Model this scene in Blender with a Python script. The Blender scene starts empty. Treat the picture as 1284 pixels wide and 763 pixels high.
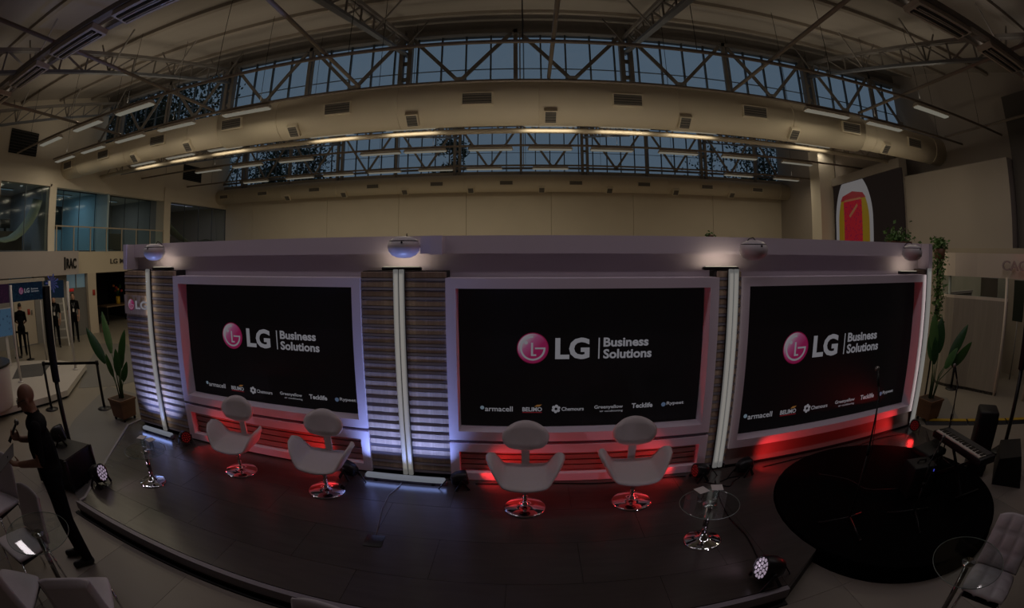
import bpy, bmesh, math, random
from mathutils import Vector, Matrix, Euler
random.seed(7)
PI = math.pi
sc = bpy.context.scene
COL = sc.collection

# ------------------------------------------------------------------ camera
cam = bpy.data.cameras.new('camera')
camo = bpy.data.objects.new('camera', cam)
COL.objects.link(camo)
sc.camera = camo
cam.type = 'PANO'
cam.panorama_type = 'FISHEYE_EQUISOLID'
cam.sensor_fit = 'HORIZONTAL'
cam.sensor_width = 36.0
cam.sensor_height = 36.0 * 763 / 1284
cam.fisheye_lens = 589.86 / 1284 * 36.0
cam.fisheye_fov = PI
cam.shift_y = -46.5 / 763
cam.clip_start = 0.02
cam.clip_end = 500
camo.location = (0, 0, 2.65)
_M = (Matrix.Rotation(math.radians(1.86), 3, 'Z') @ Matrix.Rotation(math.radians(-1.65), 3, 'X')
      @ Matrix.Rotation(math.radians(0.1), 3, 'Y') @ Matrix.Rotation(PI / 2, 3, 'X'))
camo.rotation_euler = _M.to_euler()

# ------------------------------------------------------------------ world, view
w = bpy.data.worlds.new('dusk_sky')
sc.world = w
w.use_nodes = True
bg = w.node_tree.nodes['Background']
bg.inputs[0].default_value = (0.65, 0.83, 1.0, 1)
bg.inputs[1].default_value = 0.128
vs = sc.view_settings
vs.view_transform = 'Standard'
vs.look = 'None'
vs.exposure = 0.0
vs.gamma = 1.0
vs.use_curve_mapping = False

K_TUBE = 9.0        # watts of one fluorescent batten
K_FLOOD = 0.38       # column top floods
K_RED = 24.0         # red wash lamps
K_UP = 5.8         # unseen uplights added behind the backdrop to wash the duct
K_BLUE = 9.0        # blue floor bars

S = 0.15            # stage height above the hall floor

# ------------------------------------------------------------------ materials
MATS = {}
def mat(name, col, rough=0.5, metal=0.0, noise=None, bump=0.0, emit=None, estr=0.0, trans=0.0, ior=1.45, coat=0.0, spec=None):
    if name in MATS: return MATS[name]
    m = bpy.data.materials.new(name); m.use_nodes = True
    nt = m.node_tree; b = nt.nodes['Principled BSDF']
    b.inputs['Base Color'].default_value = (*col, 1)
    b.inputs['Roughness'].default_value = rough
    b.inputs['Metallic'].default_value = metal
    b.inputs['IOR'].default_value = ior
    if spec is not None: b.inputs['Specular IOR Level'].default_value = spec
    if trans: b.inputs['Transmission Weight'].default_value = trans
    if coat: b.inputs['Coat Weight'].default_value = coat
    if emit:
        b.inputs['Emission Color'].default_value = (*emit, 1)
        b.inputs['Emission Strength'].default_value = estr
    if noise or bump:
        tc = nt.nodes.new('ShaderNodeTexCoord')
        mp = nt.nodes.new('ShaderNodeMapping')
        nz = nt.nodes.new('ShaderNodeTexNoise')
        nt.links.new(tc.outputs['Object'], mp.inputs[0]); nt.links.new(mp.outputs[0], nz.inputs['Vector'])
        sca, amt, stretch = (noise + ((1, 1, 1),))[:3] if noise else (20, 0.0, (1, 1, 1))
        nz.inputs['Scale'].default_value = sca
        nz.inputs['Detail'].default_value = 4
        mp.inputs['Scale'].default_value = stretch
        if noise:
            mx = nt.nodes.new('ShaderNodeMix'); mx.data_type = 'RGBA'
            mx.inputs[6].default_value = (*[c * (1 - amt) for c in col], 1)
            mx.inputs[7].default_value = (*[min(1, c * (1 + amt)) for c in col], 1)
            nt.links.new(nz.outputs[0], mx.inputs[0]); nt.links.new(mx.outputs[2], b.inputs['Base Color'])
        if bump:
            bp = nt.nodes.new('ShaderNodeBump'); bp.inputs['Strength'].default_value = bump
            bp.inputs['Distance'].default_value = 0.01
            nt.links.new(nz.outputs[0], bp.inputs['Height']); nt.links.new(bp.outputs[0], b.inputs['Normal'])
    MATS[name] = m
    return m

def glass_mat(name, tint=(0.9, 0.95, 0.95), refl=0.08, rough=0.02):
    if name in MATS: return MATS[name]
    m = bpy.data.materials.new(name); m.use_nodes = True
    nt = m.node_tree; nt.nodes.clear()
    o = nt.nodes.new('ShaderNodeOutputMaterial'); t = nt.nodes.new('ShaderNodeBsdfTransparent')
    g = nt.nodes.new('ShaderNodeBsdfGlossy'); mx = nt.nodes.new('ShaderNodeMixShader')
    lw = nt.nodes.new('ShaderNodeLayerWeight'); pw = nt.nodes.new('ShaderNodeMath'); pw.operation = 'POWER'; pw.inputs[1].default_value = 4.0
    ad = nt.nodes.new('ShaderNodeMath'); ad.operation = 'ADD'; ad.inputs[1].default_value = refl * 0.6; ad.use_clamp = True
    ml = nt.nodes.new('ShaderNodeMath'); ml.operation = 'MULTIPLY'; ml.inputs[1].default_value = 0.6
    lw.inputs['Blend'].default_value = 0.5
    t.inputs[0].default_value = (*tint, 1); g.inputs['Roughness'].default_value = rough
    nt.links.new(lw.outputs['Facing'], pw.inputs[0]); nt.links.new(pw.outputs[0], ml.inputs[0]); nt.links.new(ml.outputs[0], ad.inputs[0]); nt.links.new(ad.outputs[0], mx.inputs[0])
    nt.links.new(t.outputs[0], mx.inputs[1]); nt.links.new(g.outputs[0], mx.inputs[2]); nt.links.new(mx.outputs[0], o.inputs[0])
    MATS[name] = m
    return m

def emis(name, col, st=1.0):
    if name in MATS: return MATS[name]
    m = bpy.data.materials.new(name); m.use_nodes = True
    b = m.node_tree.nodes['Principled BSDF']
    b.inputs['Base Color'].default_value = (0.02, 0.02, 0.02, 1)
    b.inputs['Roughness'].default_value = 0.5
    b.inputs['Emission Color'].default_value = (*col, 1)
    b.inputs['Emission Strength'].default_value = st * 0.63
    MATS[name] = m
    return m

# ------------------------------------------------------------------ mesh builder
class MB:
    def __init__(s): s.v = []; s.f = []; s.sm = []; s.mi = []
    def add(s, vs_, fs, smooth=False, mi=0, M=None):
        o = len(s.v)
        for p in vs_:
            p = Vector(p)
            if M is not None: p = M @ p
            s.v.append(p)
        for f in fs:
            s.f.append([i + o for i in f]); s.sm.append(smooth); s.mi.append(mi)
        return s
    def box(s, x0, x1, y0, y1, z0, z1, M=None, mi=0):
        return s.add([(x0, y0, z0), (x1, y0, z0), (x1, y1, z0), (x0, y1, z0), (x0, y0, z1), (x1, y0, z1), (x1, y1, z1), (x0, y1, z1)],
                     [(0, 3, 2, 1), (4, 5, 6, 7), (0, 1, 5, 4), (1, 2, 6, 5), (2, 3, 7, 6), (3, 0, 4, 7)], M=M, mi=mi)
    def bevbox(s, x0, x1, y0, y1, z0, z1, b=0.01, seg=2, M=None, smooth=True):
        bm = bmesh.new(); bmesh.ops.create_cube(bm, size=1)
        for v in bm.verts:
            v.co = Vector(((x0 + x1) / 2 + v.co.x * (x1 - x0), (y0 + y1) / 2 + v.co.y * (y1 - y0), (z0 + z1) / 2 + v.co.z * (z1 - z0)))
        bmesh.ops.bevel(bm, geom=list(bm.edges), offset=b, segments=seg, profile=0.5, affect='EDGES')
        bm.verts.index_update()
        s.add([v.co.copy() for v in bm.verts], [[v.index for v in f.verts] for f in bm.faces], smooth, 0, M); bm.free()
        return s
    def bar(s, p0, p1, wx, wz=None, M=None):      # square bar between two points
        wz = wz or wx
        p0, p1 = Vector(p0), Vector(p1); d = (p1 - p0); L = d.length
        if L < 1e-6: return s
        q = d.to_track_quat('Z', 'Y').to_matrix().to_4x4(); q.translation = p0
        if M is not None: q = M @ q
        return s.box(-wx / 2, wx / 2, -wz / 2, wz / 2, 0, L, M=q)
    def tube(s, pts, r, seg=8, caps=True, M=None, smooth=True):
        pts = [Vector(p) for p in pts]; n = len(pts)
        rs = r if isinstance(r, (list, tuple)) else [r] * n
        vs_, fs = [], []
        up = None
        for i, p in enumerate(pts):
            d = (pts[min(i + 1, n - 1)] - pts[max(i - 1, 0)]).normalized()
            if up is None:
                up = Vector((0, 0, 1)) if abs(d.z) < 0.9 else Vector((1, 0, 0))
            a = d.cross(up)
            if a.length < 1e-5: a = d.orthogonal()
            a.normalize(); b = a.cross(d).normalized(); up = b
            for k in range(seg):
                t = 2 * PI * k / seg
                vs_.append(p + (a * math.cos(t) + b * math.sin(t)) * rs[i])
        for i in range(n - 1):
            for k in range(seg):
                k2 = (k + 1) % seg
                fs.append((i * seg + k, i * seg + k2, (i + 1) * seg + k2, (i + 1) * seg + k))
        s.add(vs_, fs, smooth, 0, M)
        if caps:
            o = len(s.v) - len(vs_)
            s.f.append([o + k for k in range(seg)][::-1]); s.sm.append(False); s.mi.append(0)
            s.f.append([o + (n - 1) * seg + k for k in range(seg)]); s.sm.append(False); s.mi.append(0)
        return s
    def lathe(s, prof, seg=24, M=None, smooth=True, closed=True):
        vs_, fs = [], []
        n = len(prof)
        for r, z in prof:
            for k in range(seg):
                t = 2 * PI * k / seg; vs_.append((r * math.cos(t), r * math.sin(t), z))
        for i in range(n - 1):
            for k in range(seg):
                k2 = (k + 1) % seg
                fs.append((i * seg + k, i * seg + k2, (i + 1) * seg + k2, (i + 1) * seg + k))
        if closed:
            fs.append(tuple(range(seg))[::-1]); fs.append(tuple((n - 1) * seg + k for k in range(seg)))
        return s.add(vs_, fs, smooth, 0, M)
    def ell(s, c, r, seg=16, rings=10, M=None):
        vs_, fs = [], []
        c = Vector(c)
        for i in range(rings + 1):
            a = PI * i / rings
            for k in range(seg):
                t = 2 * PI * k / seg
                vs_.append(c + Vector((r[0] * math.sin(a) * math.cos(t), r[1] * math.sin(a) * math.sin(t), -r[2] * math.cos(a))))
        for i in range(rings):
            for k in range(seg):
                k2 = (k + 1) % seg
                fs.append((i * seg + k, i * seg + k2, (i + 1) * seg + k2, (i + 1) * seg + k))
        return s.add(vs_, fs, True, 0, M)
    def prism(s, poly, z0, z1, M=None):          # poly in xy, ccw
        n = len(poly)
        vs_ = [(x, y, z0) for x, y in poly] + [(x, y, z1) for x, y in poly]
        fs = [tuple(range(n))[::-1], tuple(range(n, 2 * n))] + [(i, (i + 1) % n, n + (i + 1) % n, n + i) for i in range(n)]
        return s.add(vs_, fs, False, 0, M)
    def capsule(s, p0, p1, r0, r1, seg=12):
        p0, p1 = Vector(p0), Vector(p1); d = p1 - p0; L = d.length
        q = d.to_track_quat('Z', 'Y').to_matrix().to_4x4() if L > 1e-6 else Matrix.Identity(4)
        q.translation = p0
        pr = []
        for i in range(5): a = -PI / 2 + PI / 2 * i / 4; pr.append((max(1e-4, r0 * math.cos(a)), r0 * math.sin(a)))
        for i in range(5): a = PI / 2 * i / 4; pr.append((max(1e-4, r1 * math.cos(a)), L + r1 * math.sin(a)))
        return s.lathe(pr, seg, q)
    def mesh(s, name):
        me = bpy.data.meshes.new(name)
        me.from_pydata([tuple(v) for v in s.v], [], s.f)
        me.polygons.foreach_set('use_smooth', s.sm)
        me.polygons.foreach_set('material_index', s.mi)
        me.update()
        return me
    def build(s, name, m, parent=None, loc=None, rot=None):
        return obj(name, s.mesh(name), m, parent, loc, rot)

def obj(name, me, m=None, parent=None, loc=None, rot=None):
    o = bpy.data.objects.new(name, me)
    COL.objects.link(o)
    if m is not None and not me.materials:
        for q in (m if isinstance(m, (list, tuple)) else [m]): me.materials.append(q)
    if parent is not None: o.parent = parent
    if loc is not None: o.location = loc
    if rot is not None: o.rotation_euler = rot
    return o

def tag(o, label, cat, group=None, kind=None):
    o['label'] = label; o['category'] = cat
    if group: o['group'] = group
    if kind: o['kind'] = kind
    return o
def struct(o, label=None):
    o['kind'] = 'structure'
    if label: o['label'] = label
    return o
def thing(name, label, cat, loc=(0, 0, 0), rz=0.0, group=None):
    o = bpy.data.objects.new(name, None); COL.objects.link(o)
    o.empty_display_size = 0.2
    o.location = loc; o.rotation_euler = (0, 0, rz)
    return tag(o, label, cat, group)
def copy_tree(o, parent=None):
    c = o.copy(); COL.objects.link(c); c.parent = parent
    for ch in list(o.children): copy_tree(ch, c)
    return c
ORD = ['first', 'second', 'third', 'fourth', 'fifth', 'sixth', 'seventh', 'eighth', 'ninth', 'tenth', 'eleventh', 'twelfth', 'thirteenth', 'fourteenth']

def light(name, kind, parent, loc, rot, energy, col=(1, 1, 1), size=0.1, size_y=None, spot=60, blend=0.5):
    l = bpy.data.lights.new(name, kind); l.energy = energy; l.color = col
    if kind == 'AREA':
        l.size = size
        if size_y: l.shape = 'RECTANGLE'; l.size_y = size_y
    elif kind == 'SPOT':
        l.spot_size = math.radians(spot); l.spot_blend = blend; l.shadow_soft_size = size
    else: l.shadow_soft_size = size
    o = bpy.data.objects.new(name, l); COL.objects.link(o)
    o.parent = parent; o.location = loc; o.rotation_euler = rot
    return o
def aim(o, d):
    o.rotation_euler = Vector(d).to_track_quat('-Z', 'Y').to_euler()

def text_mb(txt, size, depth=0.0, bold=0.0, align='LEFT'):
    c = bpy.data.curves.new('t', 'FONT'); c.body = txt; c.size = size; c.extrude = depth; c.offset = bold; c.align_x = align
    c.resolution_u = 3
    o = bpy.data.objects.new('t', c); COL.objects.link(o)
    dg = bpy.context.evaluated_depsgraph_get(); dg.update()
    me = bpy.data.meshes.new_from_object(o.evaluated_get(dg))
    bpy.data.objects.remove(o)
    xs = [v.co.x for v in me.vertices]; ys = [v.co.y for v in me.vertices]
    return me, (min(xs), max(xs), min(ys), max(ys))
def text_on(name, txt, x0, x1, z0, z1, y, m, parent, depth=0.0, bold=0.02, facing=(0, -1)):
    """lettering fitted into the rectangle x0..x1, z0..z1 on a plane that faces -Y (local coordinates of the parent)"""
    me, (a, b, c, d) = text_mb(txt, 1.0, depth, bold)
    sx = (x1 - x0) / (b - a); sz = (z1 - z0) / (d - c)
    for v in me.vertices:
        v.co = Vector((x0 + (v.co.x - a) * sx, y - v.co.z, z0 + (v.co.y - c) * sz))
    return obj(name, me, m, parent)

# ================================================================== palette
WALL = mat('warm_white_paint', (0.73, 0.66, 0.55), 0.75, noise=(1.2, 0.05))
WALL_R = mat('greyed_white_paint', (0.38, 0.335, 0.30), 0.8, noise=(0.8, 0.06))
ROOF = mat('roof_lining', (0.36, 0.325, 0.29), 0.8, noise=(0.7, 0.12, (0.3, 3, 1)), bump=0.1)
STEEL = mat('grey_steel', (0.27, 0.25, 0.235), 0.55, 0.2, noise=(6, 0.15))
PALESTEEL = mat('pale_steel', (0.42, 0.38, 0.33), 0.5, 0.1, noise=(6, 0.1))
DUCT = mat('cream_duct', (0.74, 0.66, 0.52), 0.6, noise=(1.5, 0.06))
GRILLE = mat('dark_grille', (0.10, 0.095, 0.09), 0.6, noise=(30, 0.2))
HALLFLOOR = mat('polished_concrete', (0.25, 0.22, 0.18), 0.38, noise=(0.9, 0.10), bump=0.03)
GREYPATH = mat('grey_floor_path', (0.17, 0.16, 0.15), 0.4, noise=(1.5, 0.10))
CHROME = mat('chrome', (0.75, 0.75, 0.77), 0.06, 1.0)
BLACK = mat('black_plastic', (0.007, 0.007, 0.008), 0.5, noise=(20, 0.2), spec=0.3)
BLACKMET = mat('black_metal', (0.02, 0.02, 0.022), 0.35, 0.5, noise=(20, 0.15))
GLASS = glass_mat('clear_glass', (0.93, 0.97, 0.96), 0.06)
SKYGLASS = glass_mat('clerestory_glass', (0.86, 0.93, 1.0), 0.05)
OFFGLASS = glass_mat('office_glass', (0.86, 0.93, 0.95), 0.03, 0.05)

# ================================================================== hall shell
XL, XR, YB = -15.2, 12.2, 19.9
struct(MB().box(-19.6, XR + 0.2, -5.2, YB + 0.2, -0.1, 0.0).build('floor', HALLFLOOR), 'polished beige concrete hall floor')
struct(MB().box(-140, 140, -60, 160, -0.5, -0.12).build('ground', mat('outside_ground', (0.1, 0.11, 0.09), 0.9, noise=(0.2, 0.3))))
def zr(y): return 5.95 + 0.245 * y            # roof underside, near bay; the far bay repeats it 8.9 m behind
def roof_slab(name, y0, y1, off):
    m = MB()
    z0, z1 = zr(y0 - off), zr(y1 - off)
    m.add([(-19.6, y0, z0), (XR + 0.3, y0, z0), (XR + 0.3, y1, z1), (-19.6, y1, z1),
           (-19.6, y0, z0 + 0.1), (XR + 0.3, y0, z0 + 0.1), (XR + 0.3, y1, z1 + 0.1), (-19.6, y1, z1 + 0.1)],
          [(0, 1, 2, 3), (7, 6, 5, 4), (0, 4, 5, 1), (1, 5, 6, 2), (2, 6, 7, 3), (3, 7, 4, 0)])
    return struct(m.build(name, ROOF))
ceil1 = roof_slab('ceiling', 2.1, 11.15, 0)
ceil2 = roof_slab('ceiling', 11.0, 20.1, 8.9)
struct(MB().box(-19.6, XR + 0.3, -5.2, 2.1, 6.42, 6.55).build('ceiling', ROOF))
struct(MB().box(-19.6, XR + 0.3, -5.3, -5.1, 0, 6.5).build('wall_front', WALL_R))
# roof purlins: children of the near roof
for i, y in enumerate((3.35, 4.9, 6.5, 8.3, 9.9)):
    MB().box(XL, XR, y - 0.05, y + 0.05, zr(y) - 0.10, zr(y) + 0.01).build('purlin', mat('purlin_paint', (0.33, 0.29, 0.25), 0.7, noise=(3, 0.1)), ceil1)
for i in range(5):
    y = 12.4 + i * 1.7
    MB().box(XL, XR, y - 0.05, y + 0.05, zr(y - 8.9) - 0.13, zr(y - 8.9) + 0.01).build('purlin', MATS['purlin_paint'], ceil2)

def yz_wall(name, x0, x1, poly, m):
    b = MB(); n = len(poly)
    b.add([(x0, y, z) for y, z in poly] + [(x1, y, z) for y, z in poly],
          [tuple(range(n)), tuple(range(n, 2 * n))[::-1]] + [(i, n + i, n + (i + 1) % n, (i + 1) % n) for i in range(n)])
    return struct(b.build(name, m))
saw = [(20.1, zr(11.2)), (11.05, zr(2.15)), (11.0, zr(11)), (2.1, zr(2.1)), (2.1, 6.45), (-5.2, 6.45)]
wl = yz_wall('wall_left', XL - 0.25, XL, [(-5.2, 5.46), (8.5, 5.46), (8.5, 5.13), (20.1, 5.0)] + saw, WALL)
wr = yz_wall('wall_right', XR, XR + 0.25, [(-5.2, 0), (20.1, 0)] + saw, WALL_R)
struct(MB().box(XL - 0.3, XL + 0.01, 8.5, 20.0, 5.02, 5.3).build('wall_left', WALL))
# left wall: near office surround, piers, slab fascias
struct(MB().box(XL - 0.3, XL + 0.02, -5.2, 8.5, 5.03, 5.48).box(XL - 0.3, XL + 0.02, -5.2, 6.1, 2.9, 5.03).box(XL - 0.3, XL + 0.02, 8.42, 8.75, 2.9, 5.1)
       .build('wall_left', WALL), 'white surround of the nearest upper office window')
struct(MB().box(XL - 0.5, XL + 0.06, 14.95, 15.4, 2.9, 5.6).build('wall_left', WALL), 'white pier between the two glazed upper offices')
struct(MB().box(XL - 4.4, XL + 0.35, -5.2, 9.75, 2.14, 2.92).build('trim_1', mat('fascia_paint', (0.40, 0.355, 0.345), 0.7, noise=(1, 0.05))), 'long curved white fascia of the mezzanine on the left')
struct(MB().box(XL - 4.4, XL + 0.05, 9.75, 20, 2.14, 2.90).build('trim_2', mat('fascia_cream', (0.56, 0.49, 0.38), 0.7, noise=(1, 0.05))))
struct(MB().box(XL - 4.4, XL, -5, 20, 5.13, 5.25).build('ceiling', mat('office_ceiling', (0.55, 0.55, 0.54), 0.8, noise=(1, 0.04))))
struct(MB().box(XL - 4.4, XL - 4.25, -5, 20, 2.9, 5.2).build('wall_left', mat('office_back', (0.35, 0.34, 0.32), 0.8, noise=(0.7, 0.2))))
def louver(name, y0, y1, z0, z1, lab):
    t = thing(name, lab, 'louvre', (XL + 0.01, (y0 + y1) / 2, z0))
    hy = (y1 - y0) / 2
    MB().box(0, 0.03, -hy, hy, 0, z1 - z0).build('backing', mat('louvre_black', (0.008, 0.009, 0.009), 0.7, noise=(9, 0.2)), t)
    n = 8
    for i in range(n):
        z = (i + 0.5) * (z1 - z0) / n
        MB().box(-0.02, 0.02, -hy, hy, -0.004, 0.004, M=Matrix.Translation((0.05, 0, z)) @ Matrix.Rotation(0.6, 4, 'Y')).build('slat', GRILLE, t)
louver('wall_louvre', 6.25, 7.55, 5.9, 6.65, 'black square louvre high on the left wall above the nearest office')
louver('wall_louvre', 16.2, 17.6, 6.1, 6.8, 'black louvre high on the left wall in the far bay')

# back wall in panels
wb = struct(MB().box(-19.6, XR + 0.2, YB + 0.05, YB + 0.25, 0, 6.1).build('wall_back', mat('back_wall_joint', (0.45, 0.39, 0.31), 0.8, noise=(1, 0.05))))
pe = [XL, -13.4, -9.1, -5.6, -2.6, 1.03, 4.6, 8.4, XR]
for a, b in zip(pe[:-1], pe[1:]):
    MB().bevbox(a + 0.006, b - 0.006, YB, YB + 0.06, 0, 6.05, 0.004, 1, smooth=False).build('panel', WALL, wb)
struct(MB().box(XL, XR, YB - 0.25, YB + 0.06, 5.97, 6.12).build('trim_3', PALESTEEL))

# right side: lower block wall, dark end wall, pier
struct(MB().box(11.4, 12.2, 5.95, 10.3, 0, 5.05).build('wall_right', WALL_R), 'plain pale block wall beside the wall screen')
struct(MB().box(11.7, 12.2, -5.1, 5.9, 0, 6.6).build('wall_right', mat('dark_wall', (0.10, 0.09, 0.085), 0.8, noise=(1, 0.1))))
pier = struct(MB().box(11.30, 12.15, 15.2, 15.9, 0, 7.4).build('wall_right', WALL))
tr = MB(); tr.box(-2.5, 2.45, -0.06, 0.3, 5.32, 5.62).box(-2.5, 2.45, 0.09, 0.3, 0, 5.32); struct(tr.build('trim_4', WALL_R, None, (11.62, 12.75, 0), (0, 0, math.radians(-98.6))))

# ------------------------------------------------------------------ clerestories
XK = [2.46 + 5.42 * k for k in range(-3, 2)] + [13.3]
MULL = mat('blue_grey_mullion', (0.10, 0.12, 0.14), 0.5, 0.2, noise=(8, 0.1))
def clerestory(n, y, z0, z1, ztr):
    wdw = bpy.data.objects.new('window_%d' % n, None); COL.objects.link(wdw); wdw.location = (0, y, 0)
    struct(wdw)
    MB().box(XL, XR, -0.1, 0.12, z0 - 0.2, z0).build('sill', STEEL, wdw)
    MB().box(XL, XR, -0.12, 0.14, z1, z1 + 0.5).build('head_beam', STEEL, wdw)
    MB().box(XL, XR, -0.02, 0.02, ztr - 0.007, ztr + 0.007).build('transom', MULL, wdw)
    x = XL; st = (XR - XL) / 44
    pm = None; mm = None
    for i in range(45):
        if mm is None: mm = MB().box(-0.02, 0.02, -0.04, 0.04, z0, z1).mesh('mullion')
        if i and i < 44: obj('mullion', mm, MULL, wdw, (x, 0, 0))
        if i < 44:
            if pm is None: pm = MB().box(0.02, st - 0.02, -0.006, 0.006, z0, z1).mesh('pane')
            obj('pane', pm, SKYGLASS, wdw, (x, 0.02, 0))
        x += st
    return wdw
clerestory(1, 11.0, 6.2, 8.22, 7.25)
clerestory(2, 19.95, 6.12, 8.22, 7.0)

def brace_frame(y, zb, zt, lab, cb):
    """steel bracing frame that stands in front of a clerestory: double columns, mid posts and V struts"""
    t = thing('bracing_frame', lab, 'steel frame', (0, y, 0))
    MB().tube([(XL, 0, zb), (XR, 0, zb)], 0.045).build('bottom_chord', STEEL, t)
    MB().box(XL, XR, -0.05, 0.05, zt, zt + 0.1).build('top_chord', STEEL, t)
    for x in XK[:-1]:
        for dx in (-0.11, 0.11):
            MB().box(x + dx - 0.055, x + dx + 0.055, -0.09, 0.09, cb, zt + 0.2).build('column', STEEL, t)
        for k in range(3):
            z = zb + 0.1 + k * (zt - zb) / 3
            MB().box(x - 0.1, x + 0.1, -0.03, 0.03, z, z + 0.09).build('batten_plate', STEEL, t)
    for x in [q - 2.71 for q in XK]:
        MB().box(x - 0.05, x + 0.05, -0.05, 0.05, max(cb, zb - 0.5), zt + 0.1).build('post', STEEL, t)
        MB().box(x + 0.09, x + 0.12, -0.03, 0.03, zb, zt).build('post', STEEL, t)
    xs = sorted(XK + [q - 2.71 for q in XK])
    for a, b in zip(xs[:-1], xs[1:]):
        mid = (a + b) / 2
        for e in (a, b):
            sgn = 1 if e < mid else -1
            p0, p1 = Vector((e + sgn * 0.12, 0, zt - 0.02)), Vector((mid, 0, zb))
            if p0.x < XL or p0.x > XR or mid > XR: continue
            MB().bar(p0, p1, 0.05, 0.09).build('strut', STEEL, t)
        if mid < XR: MB().box(mid - 0.09, mid + 0.09, -0.015, 0.015, zb - 0.05, zb + 0.13).build('gusset', STEEL, t)
    return t
brace_frame(10.62, 6.78, 8.1, 'grey steel bracing frame of columns and V struts before the nearer clerestory', 5.86)
brace_frame(19.6, 6.25, 8.1, 'grey steel bracing frame before the far clerestory above the back wall', 5.96)

# valley girder below the near clerestory
gd = thing('valley_girder', 'pale horizontal lattice girder running under the large front duct', 'girder', (0, 11.0, 0))
MB().tube([(XL, 0, 5.6), (XR, 0, 5.6)], 0.065, 10).build('bottom_chord', mat('cream_steel', (0.62, 0.54, 0.42), 0.5, noise=(4, 0.06)), gd)
MB().box(XL, XR, 0.05, 0.12, 6.0, 6.1).build('top_chord', PALESTEEL, gd)
k = 0; x = XL + 0.3
sm_u = MB().bar((0, 0.08, 5.64), (0.42, 0.08, 6.02), 0.03).mesh('lattice_strut'); sm_d = MB().bar((0, 0.08, 6.02), (0.42, 0.08, 5.64), 0.03).mesh('lattice_strut')
while x < XR - 0.5:
    obj('lattice_strut', sm_u if k % 2 == 0 else sm_d, PALESTEEL, gd, (x, 0, 0)); x += 0.42; k += 1

# ------------------------------------------------------------------ roof trusses
def make_truss(lab):
    t = thing('roof_truss', lab, 'truss', (XK[0], 0, 0), group='sloping roof trusses')
    zu = lambda y: 5.43 + 0.245 * y
    zl = lambda y: 5.02 + 0.245 * y
    y0, y1 = 2.15, 10.9
    for dx in (-0.045, 0.045):
        MB().bar((dx, y0, zu(y0)), (dx, y1, zu(y1)), 0.06, 0.07).build('upper_chord', STEEL, t)
    MB().bar((0, y0, zl(y0)), (0, y1, zl(y1)), 0.13, 0.06).build('lower_chord', mat('blue_steel', (0.19, 0.20, 0.22), 0.45, 0.3, noise=(6, 0.1)), t)
    n = 12; st = (y1 - y0) / n
    vm = MB().bar((0, 0, 0), (0, 0, 0.41), 0.035).mesh('web_post')
    dm = MB().bar((0, 0, 0), (0, st, 0.41 + 0.245 * st), 0.035).mesh('web_diagonal')
    dm2 = MB().bar((0, 0, 0.41), (0, st, 0.245 * st), 0.035).mesh('web_diagonal')
    for i in range(n):
        y = y0 + i * st
        obj('web_post', vm, STEEL, t, (0, y, zl(y)))
        obj('web_diagonal', dm if i >= n // 3 else dm2, STEEL, t, (0, y, zl(y)))
    for i in range(2, n, 3):        # knee braces out to the purlins
        y = y0 + i * st
        for sx in (-1, 1):
            MB().bar((0, y, zl(y)), (sx * 0.62, y, zr(y) - 0.1), 0.03).build('knee_brace', STEEL, t)
    return t
t0 = make_truss('leftmost sloping steel roof truss over the front bay')
labs = ['leftmost', 'second from left', 'third from left', 'fourth from left', 'rightmost']
for i in range(1, 5):
    c = copy_tree(t0); c.location.x = XK[i]
    c['label'] = '%s sloping steel roof truss over the front bay' % labs[i]
for i in range(5):
    c = copy_tree(t0); c.location = (XK[i], 8.9, 0)
    c['label'] = '%s sloping steel roof truss over the far bay behind the duct' % labs[i]
    c['group'] = 'far roof trusses'

# ------------------------------------------------------------------ ducts
def make_duct(name, lab, y, z, segs, vents, drops, vw, vh):
    t = thing(name, lab, 'duct', (0, y, z))
    R90 = Matrix.Rotation(PI / 2, 4, 'Y')
    for a, b, r in segs:
        MB().tube([(a, 0, 0), (b, 0, 0)], r, 40).build('duct_body', DUCT, t)
    rr = max(s[2] for s in segs)
    def rad(x):
        for a, b, r in segs:
            if a <= x <= b: return r
        return rr
    x = segs[0][0] + 1.2
    while x < segs[-1][1] - 0.5:
        r = rad(x)
        MB().tube([(x - 0.012, 0, 0), (x + 0.012, 0, 0)], r + 0.006, 40).build('seam_ring', DUCT, t); x += 2.85
    fr = MB()
    def vent(x, ang, w_, h_, proud):
        r = rad(x)
        M = Matrix.Translation((x, 0, 0)) @ Matrix.Rotation(ang, 4, 'X')      # local -Y is outwards
        vo = MB().box(-w_ / 2, w_ / 2, -r - proud, -r + 0.16, -h_ / 2, h_ / 2, M=M).build('vent', DUCT, t)
        MB().box(-w_ / 2 + 0.025, w_ / 2 - 0.025, -r - proud - 0.004, -r - proud + 0.01, -h_ / 2 + 0.025, h_ / 2 - 0.025, M=M).build('grille', GRILLE, vo)
        for k in range(4):
            zz = -h_ / 2 + 0.025 + (k + 0.5) * (h_ - 0.05) / 4
            MB().box(-w_ / 2 + 0.025, w_ / 2 - 0.025, -r - proud - 0.012, -r - proud - 0.002, zz - 0.006, zz + 0.006, M=M).build('louvre_blade', mat('louvre_grey', (0.26, 0.235, 0.20), 0.6, noise=(9, 0.1)), vo)
    for x in vents: vent(x, 0.10, vw, vh, 0.05)
    for x in drops: vent(x, 0.85, 0.26, 0.30, 0.09)
    return t
make_duct('air_duct', 'large cream round air duct crossing the hall under the nearer clerestory', 9.25, 5.73,
          [(XL, -7.2, 0.41), (-7.2, 8.3, 0.475), (8.3, XR, 0.40)],
          [-14.6, -12.2, -9.46, -6.71, -3.89, -0.96, 2.0, 4.87, 7.75, 10.45], [-10.6, -8.3, -7.4 + 2.4, -2.28, 0.47, 3.23, 5.97, 9.2], 0.62, 0.26)
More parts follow.
